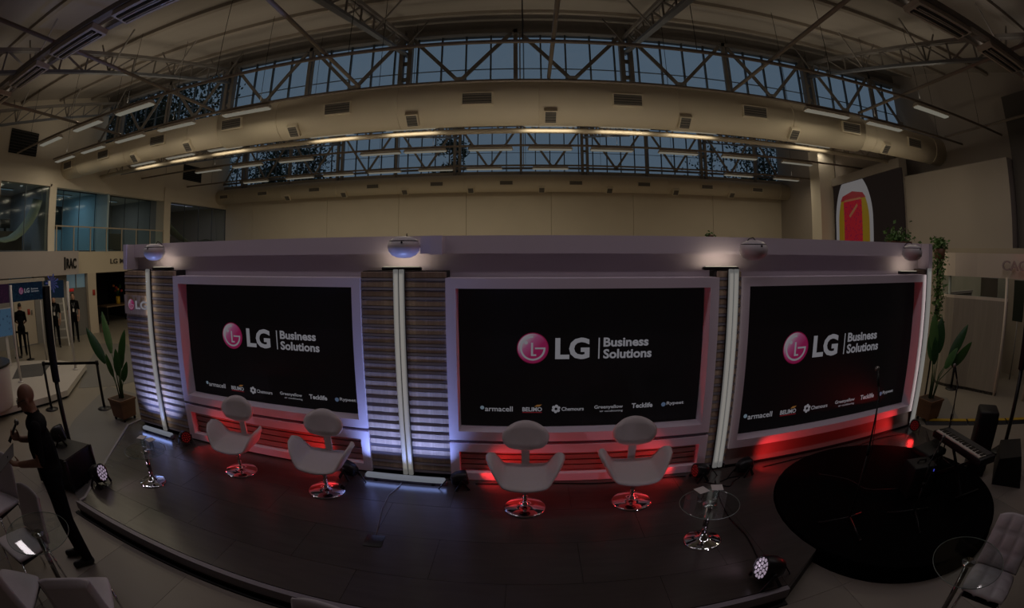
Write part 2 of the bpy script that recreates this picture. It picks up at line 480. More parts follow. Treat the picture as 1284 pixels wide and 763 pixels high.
make_duct('air_duct', 'small cream round air duct along the top of the back wall', 19.3, 5.56, [(XL, XR, 0.36)],
          [-14.6, -12.18, -9.33, -6.51, -3.71, -0.84, 1.99, 4.86, 7.74, 10.31], [-10.8, -7.9, -5.1, -2.3, 0.6, 3.4, 6.3, 9.0], 0.56, 0.2)

# ------------------------------------------------------------------ lighting tracks and battens
LAMP = emis('fluorescent_diffuser', (1.0, 0.95, 0.78), 0.21)
BAT = mat('batten_white', (0.62, 0.56, 0.48), 0.5, noise=(8, 0.05))
def roof_at(y): return 6.42 if y < 2.1 else zr(y) if y < 11 else zr(y - 8.9)
TRK = {6.42: 'front', 8.1: 'second', 10.75: 'third', 13.4: 'fourth', 16.58: 'rearmost'}
hang = {}
for y, nm in TRK.items():
    t = thing('lighting_track', '%s long steel pipe carrying batten lights across the hall' % nm, 'pipe', (0, y, 5.8), group='pipes across the hall')
    MB().tube([(XL if y > 10 else -14.6, 0, 0), (XR, 0, 0)], 0.032, 8).build('pipe', mat('warm_pipe', (0.28, 0.235, 0.20), 0.5, 0.2, noise=(5, 0.1)), t)
    L = roof_at(y) - 5.8
    hm = MB().tube([(0, 0, 0), (0, 0, L)], 0.006, 5).mesh('hanger_rod')
    for i in range(10):
        x = -13.6 + i * 2.71
        obj('hanger_rod', hm, BLACKMET, t, (x, 0, 0))
# cross pipes running towards the viewer
for i, (x, y0, y1) in enumerate([(-10.4, 1.0, 8.1), (-6.8, 1.0, 8.1), (-3.17, 1.0, 8.1), (0.41, 1.0, 8.1), (4.05, 1.0, 8.1), (7.5, 1.0, 8.1), (11.2, 1.0, 8.1)]):
    o = MB().tube([(x, y0, 5.86), (x, y1, 5.86)], 0.035, 8).build('cross_pipe', MATS['warm_pipe'])
    tag(o, '%s cross pipe from the left, running towards the viewer below the roof' % ORD[i], 'pipe', 'cross pipes under the front bay')
def make_batten(lab, on=True):
    t = thing('batten_light', lab, 'light fixture', group='fluorescent battens')
    MB().add([(-0.62, -0.05, 0), (0.62, -0.05, 0), (0.62, 0.05, 0), (-0.62, 0.05, 0), (-0.65, -0.1, -0.08), (0.65, -0.1, -0.08), (0.65, 0.1, -0.08), (-0.65, 0.1, -0.08)],
             [(0, 1, 2, 3)[::-1], (0, 4, 5, 1)[::-1], (1, 5, 6, 2)[::-1], (2, 6, 7, 3)[::-1], (3, 7, 4, 0)[::-1], (4, 7, 6, 5)[::-1]]).build('housing', BAT, t)
    MB().box(-0.62, 0.62, -0.075, 0.075, -0.105, -0.08).build('diffuser', LAMP, t)
    for sx in (-0.45, 0.45):
        MB().tube([(sx, 0, 0), (sx, 0, 0.05)], 0.008, 6).build('clamp', STEEL, t)
    light('tube_light', 'AREA', t, (0, 0, -0.115), (0, 0, 0), K_TUBE, (1.0, 0.86, 0.62), 1.2, 0.14)
    light('added_roof_fill', 'AREA', t, (0, 0, 0.12), (PI, 0, 0), K_TUBE * 0.3, (1.0, 0.86, 0.66), 1.2, 0.1)  # extra upward light above the closed housing, added to brighten the roof
    return t
rows = {6.42: [-11.95, -9.85, -7.87, 8.49], 8.1: [-13.7, -11.86, -9.94, -8.05, -5.84, 6.47, 8.41],
        10.75: [-12.2, -10.3, -8.4, -4.9, -2.8, 0.56, 2.37, 4.14, 7.9], 13.4: [-11.2, -9.34, -7.35, -4.4, -3.0, -1.05, 0.68, 2.5, 4.58, 6.7, 9.0],
        16.58: [-11.06, -8.87, -7.15, -5.25, -3.3, -1.53, 0.84, 8.2, 10.5]}
proto = None
for y, xs in rows.items():
    for i, x in enumerate(xs):
        lab = '%s fluorescent batten from the left on the %s hall pipe' % (ORD[i], TRK[y])
        if proto is None: proto = b = make_batten(lab)
        else: b = copy_tree(proto); b['label'] = lab
        b.location = (x, y, 5.755)
# cable tray with louvred troffers, nearest the viewer
tray = thing('cable_tray', 'twin rail cable tray carrying louvred troffers near the viewer', 'tray', (0, 3.42, 5.8))
for dy in (-0.16, 0.16):
    MB().box(-15, 12, dy - 0.04, dy + 0.04, -0.05, 0.05).build('rail', STEEL, tray)
for i in range(14):
    MB().box(-13.8 + i * 1.9 - 0.02, -13.8 + i * 1.9 + 0.02, -0.16, 0.16, -0.03, 0.0).build('rung', STEEL, tray)
LOUV = mat('troffer_louvre', (0.55, 0.5, 0.43), 0.35, 0.4, noise=(60, 0.4, (1, 8, 1)))
pt = None
for i, x in enumerate([-11.7, -9.9, -8.05, -6.2, -4.4, -2.5, -0.6, 1.3, 3.3, 5.35, 7.3, 9.2]):  # fixtures over mid-stage are unseen, added to light the stage front
    lab = '%s louvred troffer from the left on the twin rail tray' % ORD[i]
    if pt is None:
        pt = t = thing('troffer_light', lab, 'light fixture', group='louvred troffers')
        MB().box(-0.66, 0.66, -0.17, 0.17, -0.03, 0.05).build('housing', BAT, t)
        for dy in (-0.07, 0.07):
            MB().box(-0.6, 0.6, dy - 0.045, dy + 0.045, -0.045, -0.03).build('reflector', BLACKMET, t)
            MB().tube([(-0.58, dy, -0.05), (0.58, dy, -0.05)], 0.013, 8).build('tube', LOUV, t)
        light('added_stage_fill', 'AREA', t, (0, 0, -0.07), (0, 0, 0), K_TUBE * 0.72, (1.0, 0.87, 0.90), 1.1, 0.25)  # the troffers look unlit; this light is added for the stage
        light('added_troffer_roof_fill', 'AREA', t, (0, 0, 0.07), (PI, 0, 0), K_TUBE * 0.12, (1.0, 0.88, 0.75), 1.1, 0.25)  # upward light added for the near roof
    else: t = copy_tree(pt); t['label'] = lab
    t.location = (x, 3.42, 5.695)

# ================================================================== stage
STAGE = mat('dark_stage_tile', (0.060, 0.050, 0.046), 0.25, noise=(2.5, 0.22, (1, 6, 1)), bump=0.03)
STAGE2 = mat('dark_stage_tile_lighter', (0.066, 0.055, 0.050), 0.27, noise=(2.5, 0.22, (1, 6, 1)), bump=0.03)
EDGE = mat('stage_edge_grey', (0.24, 0.22, 0.25), 0.45, noise=(4, 0.1))
GROUT = mat('stage_joint', (0.034, 0.028, 0.025), 0.7, noise=(9, 0.2))
RC, RR = (3.9, 3.2), 1.46
RARC = [(RC[0] + RR * math.cos(math.radians(a)), RC[1] + RR * math.sin(math.radians(a))) for a in range(198, 29, -8)]
SP = [(-4.62, 2.36), (2.02, 2.36)] + RARC + [(5.95, 4.1), (5.95, 5.35), (-5.95, 5.35), (-5.95, 4.55), (-5.2, 3.4), (-4.62, 2.5)]
stg = thing('stage_platform', 'low dark tiled stage platform with grey front edge', 'stage', (0, 0, 0))
def inset(poly, d):
    n = len(poly); out = []
    for i in range(n):
        a, b, c = Vector(poly[i - 1]), Vector(poly[i]), Vector(poly[(i + 1) % n])
        e0, e1 = (b - a).normalized(), (c - b).normalized()
        n0, n1 = Vector((-e0.y, e0.x)), Vector((-e1.y, e1.x))
        k = (n0 + n1).normalized(); s_ = d / max(0.3, k.dot(n0)); out.append(tuple(b + k * s_))
    return out
MB().prism(SP, 0.0, S - 0.012).build('platform_body', GROUT, stg)
MB().prism([(-4.62, 2.345), (2.02, 2.345), (2.02, 2.40), (-4.62, 2.40)], 0.06, S).build('edge_trim', EDGE, stg)
MB().prism([(-4.66, 2.30), (2.02, 2.30), (2.02, 2.36), (-4.66, 2.36)], 0.0, 0.018).build('kick_strip', BLACK, stg)
MB().prism([(-4.62, 2.36), (-4.58, 2.4), (-4.58, 2.5), (-5.16, 3.4), (-5.91, 4.55), (-5.91, 5.3), (-5.95, 5.3), (-5.95, 4.55), (-5.2, 3.4), (-4.62, 2.5)][::1], 0.02, S).build('edge_trim', EDGE, stg)
def clip_poly(sub, clip):
    out = list(sub)
    n = len(clip)
    for i in range(n):
        a, b = clip[i], clip[(i + 1) % n]
        ins = lambda p: (b[0] - a[0]) * (p[1] - a[1]) - (b[1] - a[1]) * (p[0] - a[0]) >= -1e-9
        inp, out = out, []
        for j in range(len(inp)):
            p, q = inp[j - 1], inp[j]
            if ins(q):
                if not ins(p): out.append(isect(a, b, p, q))
                out.append(q)
            elif ins(p): out.append(isect(a, b, p, q))
        if len(out) < 3: return []
    return out
def isect(a, b, p, q):
    d1 = (b[0] - a[0], b[1] - a[1]); d2 = (q[0] - p[0], q[1] - p[1])
    den = d1[0] * d2[1] - d1[1] * d2[0]
    t = ((p[0] - a[0]) * d2[1] - (p[1] - a[1]) * d2[0]) / den
    return (a[0] + d1[0] * t, a[1] + d1[1] * t)
# tiles, staggered rows; the outline is slightly concave at the right corner, so clip against two convex halves
TW, TH = 1.2, 0.6
HALF1 = [(-4.58, 2.41), (2.02, 2.41), (2.02, 4.7), (-5.9, 4.7), (-5.9, 4.55), (-5.16, 3.4)]
MB().prism([(2.023, 2.39)] + RARC + [(5.93, 4.12), (5.93, 4.7), (2.023, 4.7)], S - 0.012, S).build('tile', STAGE, stg)
ry = 0
yy = 2.41 - TH * 0.25
while yy < 4.7:
    xx = -6.0 - TW + (0.45 if ry % 2 else 1.06)
    while xx < 6:
        for hi, HP in enumerate((HALF1,)):
            g = 0.0015
            pl = clip_poly([(xx + g, yy + g), (xx + TW - g, yy + g), (xx + TW - g, yy + TH - g), (xx + g, yy + TH - g)], HP)
            if len(pl) >= 3:
                if hi == 1 or True:
                    MB().prism(pl, S - 0.012, S).build('tile', STAGE if random.random() < 0.6 else STAGE2, stg)
        xx += TW
    yy += TH; ry += 1
# power socket plate and cable duct line
o = MB().bevbox(-0.085, 0.085, -0.095, 0.095, 0, 0.008, 0.003, 1).build('floor_socket', mat('socket_black', (0.01, 0.01, 0.01), 0.5, noise=(40, 0.2)), None, (-1.32, 3.32, S), (0, 0, 0.06))
tag(o, 'black square floor socket plate set in the middle of the stage', 'socket')
o = MB().tube([(-1.37, 4.62, S + 0.006), (-1.36, 4.43, S + 0.006), (-1.42, 4.2, S + 0.006), (-1.41, 3.9, S + 0.006), (-1.36, 3.6, S + 0.006), (-1.33, 3.42, S + 0.006)], 0.006, 6).build('socket_cable', mat('grey_cable', (0.10, 0.095, 0.09), 0.4, noise=(9, 0.1)))
tag(o, 'thin grey cable running from the light bar to the floor socket', 'cable')

# ------------------------------------------------------------------ backdrop wall
FASCIA = mat('backdrop_white_lilac_lit', (0.60, 0.52, 0.60), 0.6, noise=(1.5, 0.04))  # white boards with the lilac stage light mixed into the base colour
FRAMEW = mat('frame_white_lilac_lit', (0.74, 0.66, 0.76), 0.55, noise=(3, 0.04))  # white frames, lilac spill light put into their colour as well
bw = thing('stage_backdrop', 'long white backdrop wall behind the stage holding three screens', 'backdrop', (0, 0, S))
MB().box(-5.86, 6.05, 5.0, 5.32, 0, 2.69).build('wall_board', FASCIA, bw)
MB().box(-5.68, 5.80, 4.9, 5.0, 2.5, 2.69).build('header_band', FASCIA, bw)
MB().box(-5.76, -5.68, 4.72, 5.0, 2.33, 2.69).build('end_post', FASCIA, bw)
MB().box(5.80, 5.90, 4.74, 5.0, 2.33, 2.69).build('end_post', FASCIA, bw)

# wood slat columns
WOODC = [mat('slat_wood_%d' % i, c, 0.55, noise=(7, 0.5, (4.5, 1, 0.4)), bump=0.15) for i, c in enumerate([(0.36, 0.26, 0.195), (0.42, 0.31, 0.23), (0.31, 0.22, 0.165)])]
LEDGE = mat('slat_ledge', (0.20, 0.18, 0.215), 0.5, noise=(5, 0.1))
def slat_column(lab, x0, x1, z0=0.05, z1=2.32, y=4.74):
    t = thing('slatted_column', lab, 'wood cladding', (x0, y, S))
    W = x1 - x0
    MB().box(0, W, 0.06, 0.26, z0 - 0.05, z1).build('backing', mat('column_black', (0.02, 0.017, 0.015), 0.8, noise=(9, 0.2)), t)
    n = 23; h = (z1 - z0) / n
    ms = [MB().bevbox(0, W, -0.004, 0.05, 0.030, h - 0.007, 0.004, 1, smooth=False).mesh('wood_slat') for _ in range(1)][0]
    cache = {}
    lm = MB().add([(0, -0.012, 0), (W, -0.012, 0), (W, 0.06, 0), (0, 0.06, 0), (0, 0.0, 0.028), (W, 0.0, 0.028), (W, 0.06, 0.028), (0, 0.06, 0.028)],
                  [(0, 3, 2, 1), (4, 5, 6, 7), (0, 1, 5, 4), (1, 2, 6, 5), (2, 3, 7, 6), (3, 0, 4, 7)]).mesh('ledge')
    for i in range(n):
        k = random.randrange(3)
        if k not in cache: cache[k] = ms.copy(); cache[k].materials.append(WOODC[k])
        # each course carries a wood slat over a pale ledge strip
        obj('wood_slat', cache[k], None, t, (0, 0, z0 + i * h)); obj('ledge', lm, LEDGE, t, (0, 0, z0 + i * h))
    return t
slat_column('slatted wood column left of the left screen', -5.75, -4.58)
slat_column('slatted wood column between the left and middle screens', -1.76, -0.83)
slat_column('narrow slatted wood column between the middle and right screens', 2.06, 2.35)
o = MB().box(5.70, 5.89, 4.76, 5.0, 0, 2.32).build('end_column', mat('end_column_brown', (0.10, 0.07, 0.055), 0.6, noise=(8, 0.2)), None, (0, 0, S))
tag(o, 'dark brown end column at the right end of the backdrop', 'column')

# framed screens
def frame_ring(m, x0, x1, z0, z1, b, y0, y1, bb=None):
    bb = bb or b
    m.box(x0, x1, y0, y1, z1 - b, z1); m.box(x0, x1, y0, y1, z0, z0 + bb)
    m.box(x0, x0 + b, y0, y1, z0 + bb, z1 - b); m.box(x1 - b, x1, y0, y1, z0 + bb, z1 - b)
    return m
LOGOWHITE = emis('screen_white', (0.92, 0.90, 1.0), 0.21)
LOGOPINK = None
def pink_mat():
    m = bpy.data.materials.new('screen_pink_disc'); m.use_nodes = True
    nt = m.node_tree; b = nt.nodes['Principled BSDF']
    b.inputs['Base Color'].default_value = (0.02, 0.01, 0.02, 1)
    tc = nt.nodes.new('ShaderNodeTexCoord'); sp = nt.nodes.new('ShaderNodeSeparateXYZ')
    a = nt.nodes.new('ShaderNodeMath'); a.operation = 'SUBTRACT'
    mr = nt.nodes.new('ShaderNodeMapRange'); mr.inputs['From Min'].default_value = -0.35; mr.inputs['From Max'].default_value = 1.15
    cr = nt.nodes.new('ShaderNodeValToRGB')
    cr.color_ramp.elements[0].color = (0.17, 0.008, 0.05, 1); cr.color_ramp.elements[1].color = (0.22, 0.20, 0.22, 1)
    e = cr.color_ramp.elements.new(0.55); e.color = (0.20, 0.045, 0.11, 1)
    nt.links.new(tc.outputs['Object'], sp.inputs[0]); nt.links.new(sp.outputs[2], a.inputs[0]); nt.links.new(sp.outputs[0], a.inputs[1])
    nt.links.new(a.outputs[0], mr.inputs['Value']); nt.links.new(mr.outputs[0], cr.inputs[0])
    nt.links.new(cr.outputs[0], b.inputs['Emission Color']); b.inputs['Emission Strength'].default_value = 0.63
    return m
PINK = pink_mat()
PINKRIM = emis('screen_crimson', (1.0, 0.02, 0.22), 0.13)
def arc(m, r0, r1, a0, a1, y, n=40):
    vs_, fs = [], []
    for i in range(n + 1):
        a = a0 + (a1 - a0) * i / n
        vs_ += [(r0 * math.cos(a), y, r0 * math.sin(a)), (r1 * math.cos(a), y, r1 * math.sin(a))]
        if i: fs.append((2 * i - 2, 2 * i - 1, 2 * i + 1, 2 * i))
    return m.add(vs_, fs)
def flat(m, x0, x1, z0, z1, y): return m.add([(x0, y, z0), (x1, y, z0), (x1, y, z1), (x0, y, z1)], [(0, 1, 2, 3)])
def disc_logo(parent, x, y, z, r, pink=None, white=None, rim=None):
    o = arc(MB(), 0.0001, 0.94, 0, 2 * PI, 0).build('logo_disc', pink or PINK, parent, (x, y, z)); o.scale = (r, 1, r)
    q = arc(MB(), 0.94, 1.0, 0, 2 * PI, 0).build('logo_rim', rim or PINKRIM, parent, (x, y, z)); q.scale = (r, 1, r)
    m = MB()
    arc(m, 0.68, 0.80, math.radians(88), math.radians(358), -0.002)
    flat(m, 0.14, 0.80, -0.06, 0.05, -0.002); flat(m, -0.11, 0.02, -0.50, 0.36, -0.002); flat(m, -0.11, 0.22, -0.50, -0.39, -0.002)
    arc(m, 0.0001, 0.11, 0, 2 * PI, -0.002, 16)
    for v in m.v[-34:]: v.x -= 0.42; v.z += 0.36
    g = m.build('logo_face', white or LOGOWHITE, parent, (x, y, z)); g.scale = (r, 1, r)
def screen_content(t, cx, cz, s, y):
    """the slide on the screen: round emblem, letters, slogan and sponsor row; t is the screen thing, coordinates are its own"""
    disc_logo(t, cx, y, cz, 0.168 * s)
    X = lambda u: cx + u * s
    Z = lambda u: cz + u * s
    text_on('lettering', 'LG', X(.238), X(.605), Z(-.123), Z(.112), y, LOGOWHITE, t, bold=0.035)
    flat(MB(), X(.70), X(.714), Z(-.122), Z(.107), y).build('divider', LOGOWHITE, t)
    text_on('lettering', 'Business', X(.755), X(1.255), Z(.008), Z(.108), y, LOGOWHITE, t, bold=0.03)
    text_on('lettering', 'Solutions', X(.755), X(1.295), Z(-.122), Z(-.018), y, LOGOWHITE, t, bold=0.03)
    zb = -.715
    arc(MB(), 0.0001, 0.022 * s, 0, 2 * PI, 0, 14).build('sponsor_mark', emis('sponsor_pale_blue', (0.6, 0.8, 1.0), 0.2), t, (X(-.545), y, Z(zb + .042)))
    text_on('sponsor_name', 'armacell', X(-.515), X(-.212), Z(zb), Z(zb + .06), y, LOGOWHITE, t, bold=0.015)
    text_on('sponsor_name', 'BELIMO', X(-.108), X(.105), Z(zb + .002), Z(zb + .052), y, LOGOWHITE, t, bold=0.03)
    flat(MB(), X(-.108), X(.105), Z(zb - .014), Z(zb - .004), y).build('sponsor_mark', emis('sponsor_red', (1, 0.05, 0.08), 0.12), t)
    MB().add([(X(.02), y, Z(zb + .058)), (X(.075), y, Z(zb + .058)), (X(.105), y, Z(zb + .082)), (X(.05), y, Z(zb + .08))], [(0, 1, 2, 3)]).build('sponsor_mark', emis('sponsor_orange', (1, 0.45, 0.12), 0.16), t)
    fm = MB()
    for k in range(6):
        a = k * PI / 3 + 0.4
        arc(fm, 0.0001, 0.018 * s, 0, 2 * PI, 0, 12)
        for v in fm.v[-26:]: v.x += 0.032 * s * math.cos(a); v.z += 0.032 * s * math.sin(a)
    fm.build('sponsor_mark', LOGOWHITE, t, (X(.258), y, Z(zb + .03)))
    text_on('sponsor_name', 'Chemours', X(.318), X(.562), Z(zb + .006), Z(zb + .05), y, LOGOWHITE, t, bold=0.02)
    text_on('sponsor_name', 'Greenyellow', X(.678), X(1.0), Z(zb + .01), Z(zb + .062), y, LOGOWHITE, t, bold=0.02)
    text_on('sponsor_name', 'air conditioning', X(.74), X(1.0), Z(zb - .026), Z(zb + .004), y, LOGOWHITE, t, bold=0.01)
    text_on('sponsor_name', 'Tecklife', X(1.10), X(1.343), Z(zb + .012), Z(zb + .07), y, LOGOWHITE, t, bold=0.03)
    arc(MB(), 0.0001, 0.026 * s, 0, 2 * PI, 0, 14).build('sponsor_mark', emis('sponsor_blue', (0.4, 0.6, 1.0), 0.15), t, (X(1.472), y, Z(zb + .036)))
    text_on('sponsor_name', 'Rypeet', X(1.51), X(1.717), Z(zb + .016), Z(zb + .066), y, LOGOWHITE, t, bold=0.02)
SCRBLACK = mat('screen_black', (0.004, 0.0035, 0.004), 0.5, noise=(0.6, 0.1), emit=(0.9, 0.75, 0.85), estr=0.0015, spec=0.15)
def screen_unit(where, x0, x1, z0, z1, b, cx, cz, s, bb=None):
    fr = thing('screen_frame', 'thick white frame around the %s screen' % where, 'frame', ((x0 + x1) / 2, 4.70, S))
    c = (x0 + x1) / 2; hx = (x1 - x0) / 2
    bb = bb or b
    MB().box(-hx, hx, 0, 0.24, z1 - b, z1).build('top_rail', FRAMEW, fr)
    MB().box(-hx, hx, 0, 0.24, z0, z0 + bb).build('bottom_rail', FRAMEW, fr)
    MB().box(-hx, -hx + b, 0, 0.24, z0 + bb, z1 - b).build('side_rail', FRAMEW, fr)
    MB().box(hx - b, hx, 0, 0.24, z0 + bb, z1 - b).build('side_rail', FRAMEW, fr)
    t = thing('display_screen', '%s large black display screen showing a round pink emblem' % where, 'screen', (0, 4.885, S), group='stage display screens')
    nx = 4; nz = 3
    gx0, gx1, gz0, gz1 = x0 + b + 0.005, x1 - b - 0.005, z0 + bb + 0.005, z1 - b - 0.005
    dx, dz = (gx1 - gx0) / nx, (gz1 - gz0) / nz
    for i in range(nx):
        for j in range(nz):
            MB().box(gx0 + i * dx + 0.0004, gx0 + (i + 1) * dx - 0.0004, 0, 0.04, gz0 + j * dz + 0.0004, gz0 + (j + 1) * dz - 0.0004).build('display_panel', SCRBLACK, t)
    screen_content(t, cx, cz, s, -0.003)
    return fr
wsg = thing('column_sign', 'small lit pink emblem and white letters on the leftmost slatted column', 'sign', (0, 4.70, S))
MB().box(-5.74, -5.16, 0.0, 0.028, 1.70, 1.97).build('sign_plate', WOODC[1], wsg)
disc_logo(wsg, -5.565, -0.004, 1.835, 0.08)
text_on('lettering', 'LG', -5.455, -5.16, 1.775, 1.895, -0.004, LOGOWHITE, wsg, bold=0.03)
screen_unit('left', -4.57, -1.76, 0.565, 2.25, 0.10, -3.664, 1.50, 1.0)
screen_unit('middle', -0.83, 2.06, 0.50, 2.25, 0.105, 0.059, 1.50, 1.0)
screen_unit('right', 2.35, 5.70, 0.25, 2.25, 0.10, 3.269, 1.378, 1.19)

# plank panels under the left and middle screens
RED_WOOD = mat('panel_plank', (0.30, 0.21, 0.17), 0.5, noise=(7, 0.3, (0.4, 1, 3)), bump=0.1)
def base_panel(where, x0, x1, z0, z1):
    c = (x0 + x1) / 2; hx = (x1 - x0) / 2
    t = thing('plank_dado', 'white framed plank panel under the %s screen' % where, 'panel', (c, 4.70, S))
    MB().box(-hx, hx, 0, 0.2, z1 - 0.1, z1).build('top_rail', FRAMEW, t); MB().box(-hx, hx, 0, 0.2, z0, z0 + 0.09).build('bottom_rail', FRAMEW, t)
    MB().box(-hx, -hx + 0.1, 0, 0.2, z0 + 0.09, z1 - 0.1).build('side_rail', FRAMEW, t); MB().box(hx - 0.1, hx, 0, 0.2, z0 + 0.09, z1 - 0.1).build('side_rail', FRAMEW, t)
    MB().box(-hx, hx, 0.16, 0.24, z0, z1).build('backing', MATS['column_black'], t)
    n = 4; h = (z1 - z0 - 0.19) / n
    for i in range(n):
        MB().bevbox(-hx + 0.1, hx - 0.1, 0.1, 0.16, z0 + 0.09 + i * h + 0.006, z0 + 0.09 + (i + 1) * h - 0.006, 0.004, 1, smooth=False).build('plank', RED_WOOD, t)
base_panel('left', -4.57, -1.76, 0.02, 0.525)
base_panel('middle', -0.83, 2.06, 0.005, 0.46)
t = thing('base_board', 'plain pale base board under the right screen', 'panel', (4.02, 4.74, S))
MB().add([(-1.67, -0.02, 0), (1.68, -0.02, 0), (1.68, 0.2, 0), (-1.67, 0.2, 0), (-1.67, 0.04, 0.24), (1.68, 0.04, 0.24), (1.68, 0.2, 0.24), (-1.67, 0.2, 0.24)],
         [(0, 3, 2, 1), (4, 5, 6, 7), (0, 1, 5, 4), (1, 2, 6, 5), (2, 3, 7, 6), (3, 0, 4, 7)]).build('board', mat('base_board_paint', (0.26, 0.20, 0.20), 0.5, noise=(3, 0.05)), t)
MB().box(-1.67, 1.68, -0.035, -0.02, 0, 0.03).build('skirting', BLACK, t)

# ------------------------------------------------------------------ LED tubes, floor light bars, floods, globes
TUBEW = emis('led_tube_white', (1.0, 0.98, 0.95), 0.158)
def led_tube(lab, xs, y, wd, glow=1.2):
    t = thing('light_tube', lab, 'light tube', (sum(xs) / len(xs), y, S))
    c = sum(xs) / len(xs)
    for x in xs:
        tb = MB().bevbox(x - c - wd / 2, x - c + wd / 2, -0.02, 0.012, 0.03, 2.34, 0.008, 2).build('diffuser', TUBEW, t)
    MB().box(min(xs) - c - wd / 2 - 0.004, max(xs) - c + wd / 2 + 0.004, 0.012, 0.03, 0.03, 2.34).build('channel', BLACKMET, t)
    light('tube_glow', 'AREA', t, (0, -0.03, 1.2), (PI / 2, 0, 0), glow, (1, 0.9, 0.78), wd * 2, 2.2)
    return t
led_tube('white light tube on the slatted column left of the left screen', [-5.11], 4.69, 0.075)
led_tube('pair of white light tubes on the column between left and middle screens', [-1.352, -1.288], 4.69, 0.052)
led_tube('pair of white light tubes on the narrow column beside the right screen', [2.195, 2.262], 4.69, 0.056)
led_tube('white light tube at the right end of the backdrop', [5.745], 4.68, 0.095)

def floor_bar(lab, x0, x1, y, blue=(0.30, 0.42, 1.0)):
    t = thing('floor_light_bar', lab, 'light bar', ((x0 + x1) / 2, y, S)); h = (x1 - x0) / 2
    MB().bevbox(-h, h, -0.045, 0.045, 0.0, 0.055, 0.01, 2).build('housing', mat('bar_housing', (0.25, 0.25, 0.30), 0.4, 0.3, noise=(9, 0.1)), t)
    MB().bevbox(-h + 0.015, h - 0.015, -0.052, 0.03, 0.028, 0.078, 0.018, 3).build('lens', emis('bar_lens', (0.78, 0.84, 1.0), 0.23), t)
    for sx in (-h * 0.7, h * 0.7): MB().box(sx - 0.02, sx + 0.02, -0.06, 0.06, 0, 0.02).build('foot', BLACKMET, t)
    l = light('bar_wash', 'AREA', t, (0, 0.0, 0.085), (0, 0, 0), K_BLUE, blue, 2 * h, 0.05); aim(l, (0, 0.13, 1.0)); l.data.spread = math.radians(82)
    l = light('bar_spill', 'AREA', t, (0, -0.06, 0.05), (0, 0, 0), K_BLUE * 0.05, blue, 2 * h, 0.04); aim(l, (0, -1, -0.35))
floor_bar('blue white light bar on the floor below the leftmost column', -5.50, -4.82, 4.56)
floor_bar('blue white light bar on the floor below the column between left and middle screens', -1.80, -0.86, 4.56)

GLOBE = mat('globe_grey_white', (0.50, 0.47, 0.50), 0.35, noise=(5, 0.08))
def globe(where, x, z):
    t = thing('globe_speaker', 'grey rounded globe speaker on the header %s' % where, 'speaker', (x, 4.72, z + S), group='globe speakers on the header')
    pr = [(0.002, -0.115), (0.07, -0.11), (0.125, -0.085), (0.16, -0.045), (0.172, 0.0), (0.165, 0.04), (0.15, 0.06), (0.148, 0.064), (0.12, 0.09), (0.06, 0.108), (0.002, 0.112)]
    MB().lathe(pr, 28).build('shell', GLOBE, t)
    MB().lathe([(0.150, 0.058), (0.154, 0.062), (0.150, 0.068)], 28, closed=False).build('seam_ring', BLACKMET, t)
    MB().bar((0, 0.05, 0.02), (0, 0.19, 0.06), 0.04).build('bracket', BLACKMET, t)
    MB().ell((0.02, -0.162, 0.045), (0.012, 0.012, 0.012), 8, 6).build('knob', BLACK, t)
    MB().tube([(0.03, 0.0, 0.1), (0.02, 0.05, 0.14), (0.0, 0.12, 0.13), (0.0, 0.17, 0.1)], 0.006, 6).build('lead', BLACK, t)
globe('above the left screen', -4.98, 2.57); globe('above the twin tubes near the middle screen', -1.27, 2.57)
globe('above the narrow column', 2.50, 2.545); globe('at the right end of the backdrop', 5.33, 2.555)
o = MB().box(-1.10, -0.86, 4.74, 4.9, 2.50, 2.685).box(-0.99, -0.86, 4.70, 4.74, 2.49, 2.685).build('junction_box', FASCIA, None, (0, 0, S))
tag(o, 'small white box on the header right of the middle globe', 'box')
def flood(where, x, z, k=1.0, y=4.86):
    t = thing('flood_lamp', 'small warm flood lamp on top of the %s' % where, 'lamp', (x, y, S + z), group='warm flood lamps on the columns')
    MB().bevbox(-0.22, 0.22, -0.04, 0.03, 0.0, 0.035, 0.008, 1).build('body', BLACKMET, t)
    MB().bar((0, 0.02, 0.015), (0, 0.12, 0.01), 0.02).build('arm', BLACKMET, t)
    MB().box(-0.2, 0.2, -0.03, 0.02, 0.035, 0.042).build('lens', emis('flood_lens', (1.0, 0.93, 0.78), 0.24), t)
    l = light('flood_light', 'AREA', t, (0, -0.05, 0.06), (0, 0, 0), K_FLOOD * k, (1.0, 0.86, 0.62), 0.40, 0.06); aim(l, (0, 1, 0.75))
flood('leftmost column', -4.93, 2.325); flood('column between left and middle screens', -1.33, 2.325, 1.2)
flood('narrow column beside the right screen', 2.14, 2.325, 1.2); flood('right screen frame at its right end', 5.38, 2.26, 0.8)

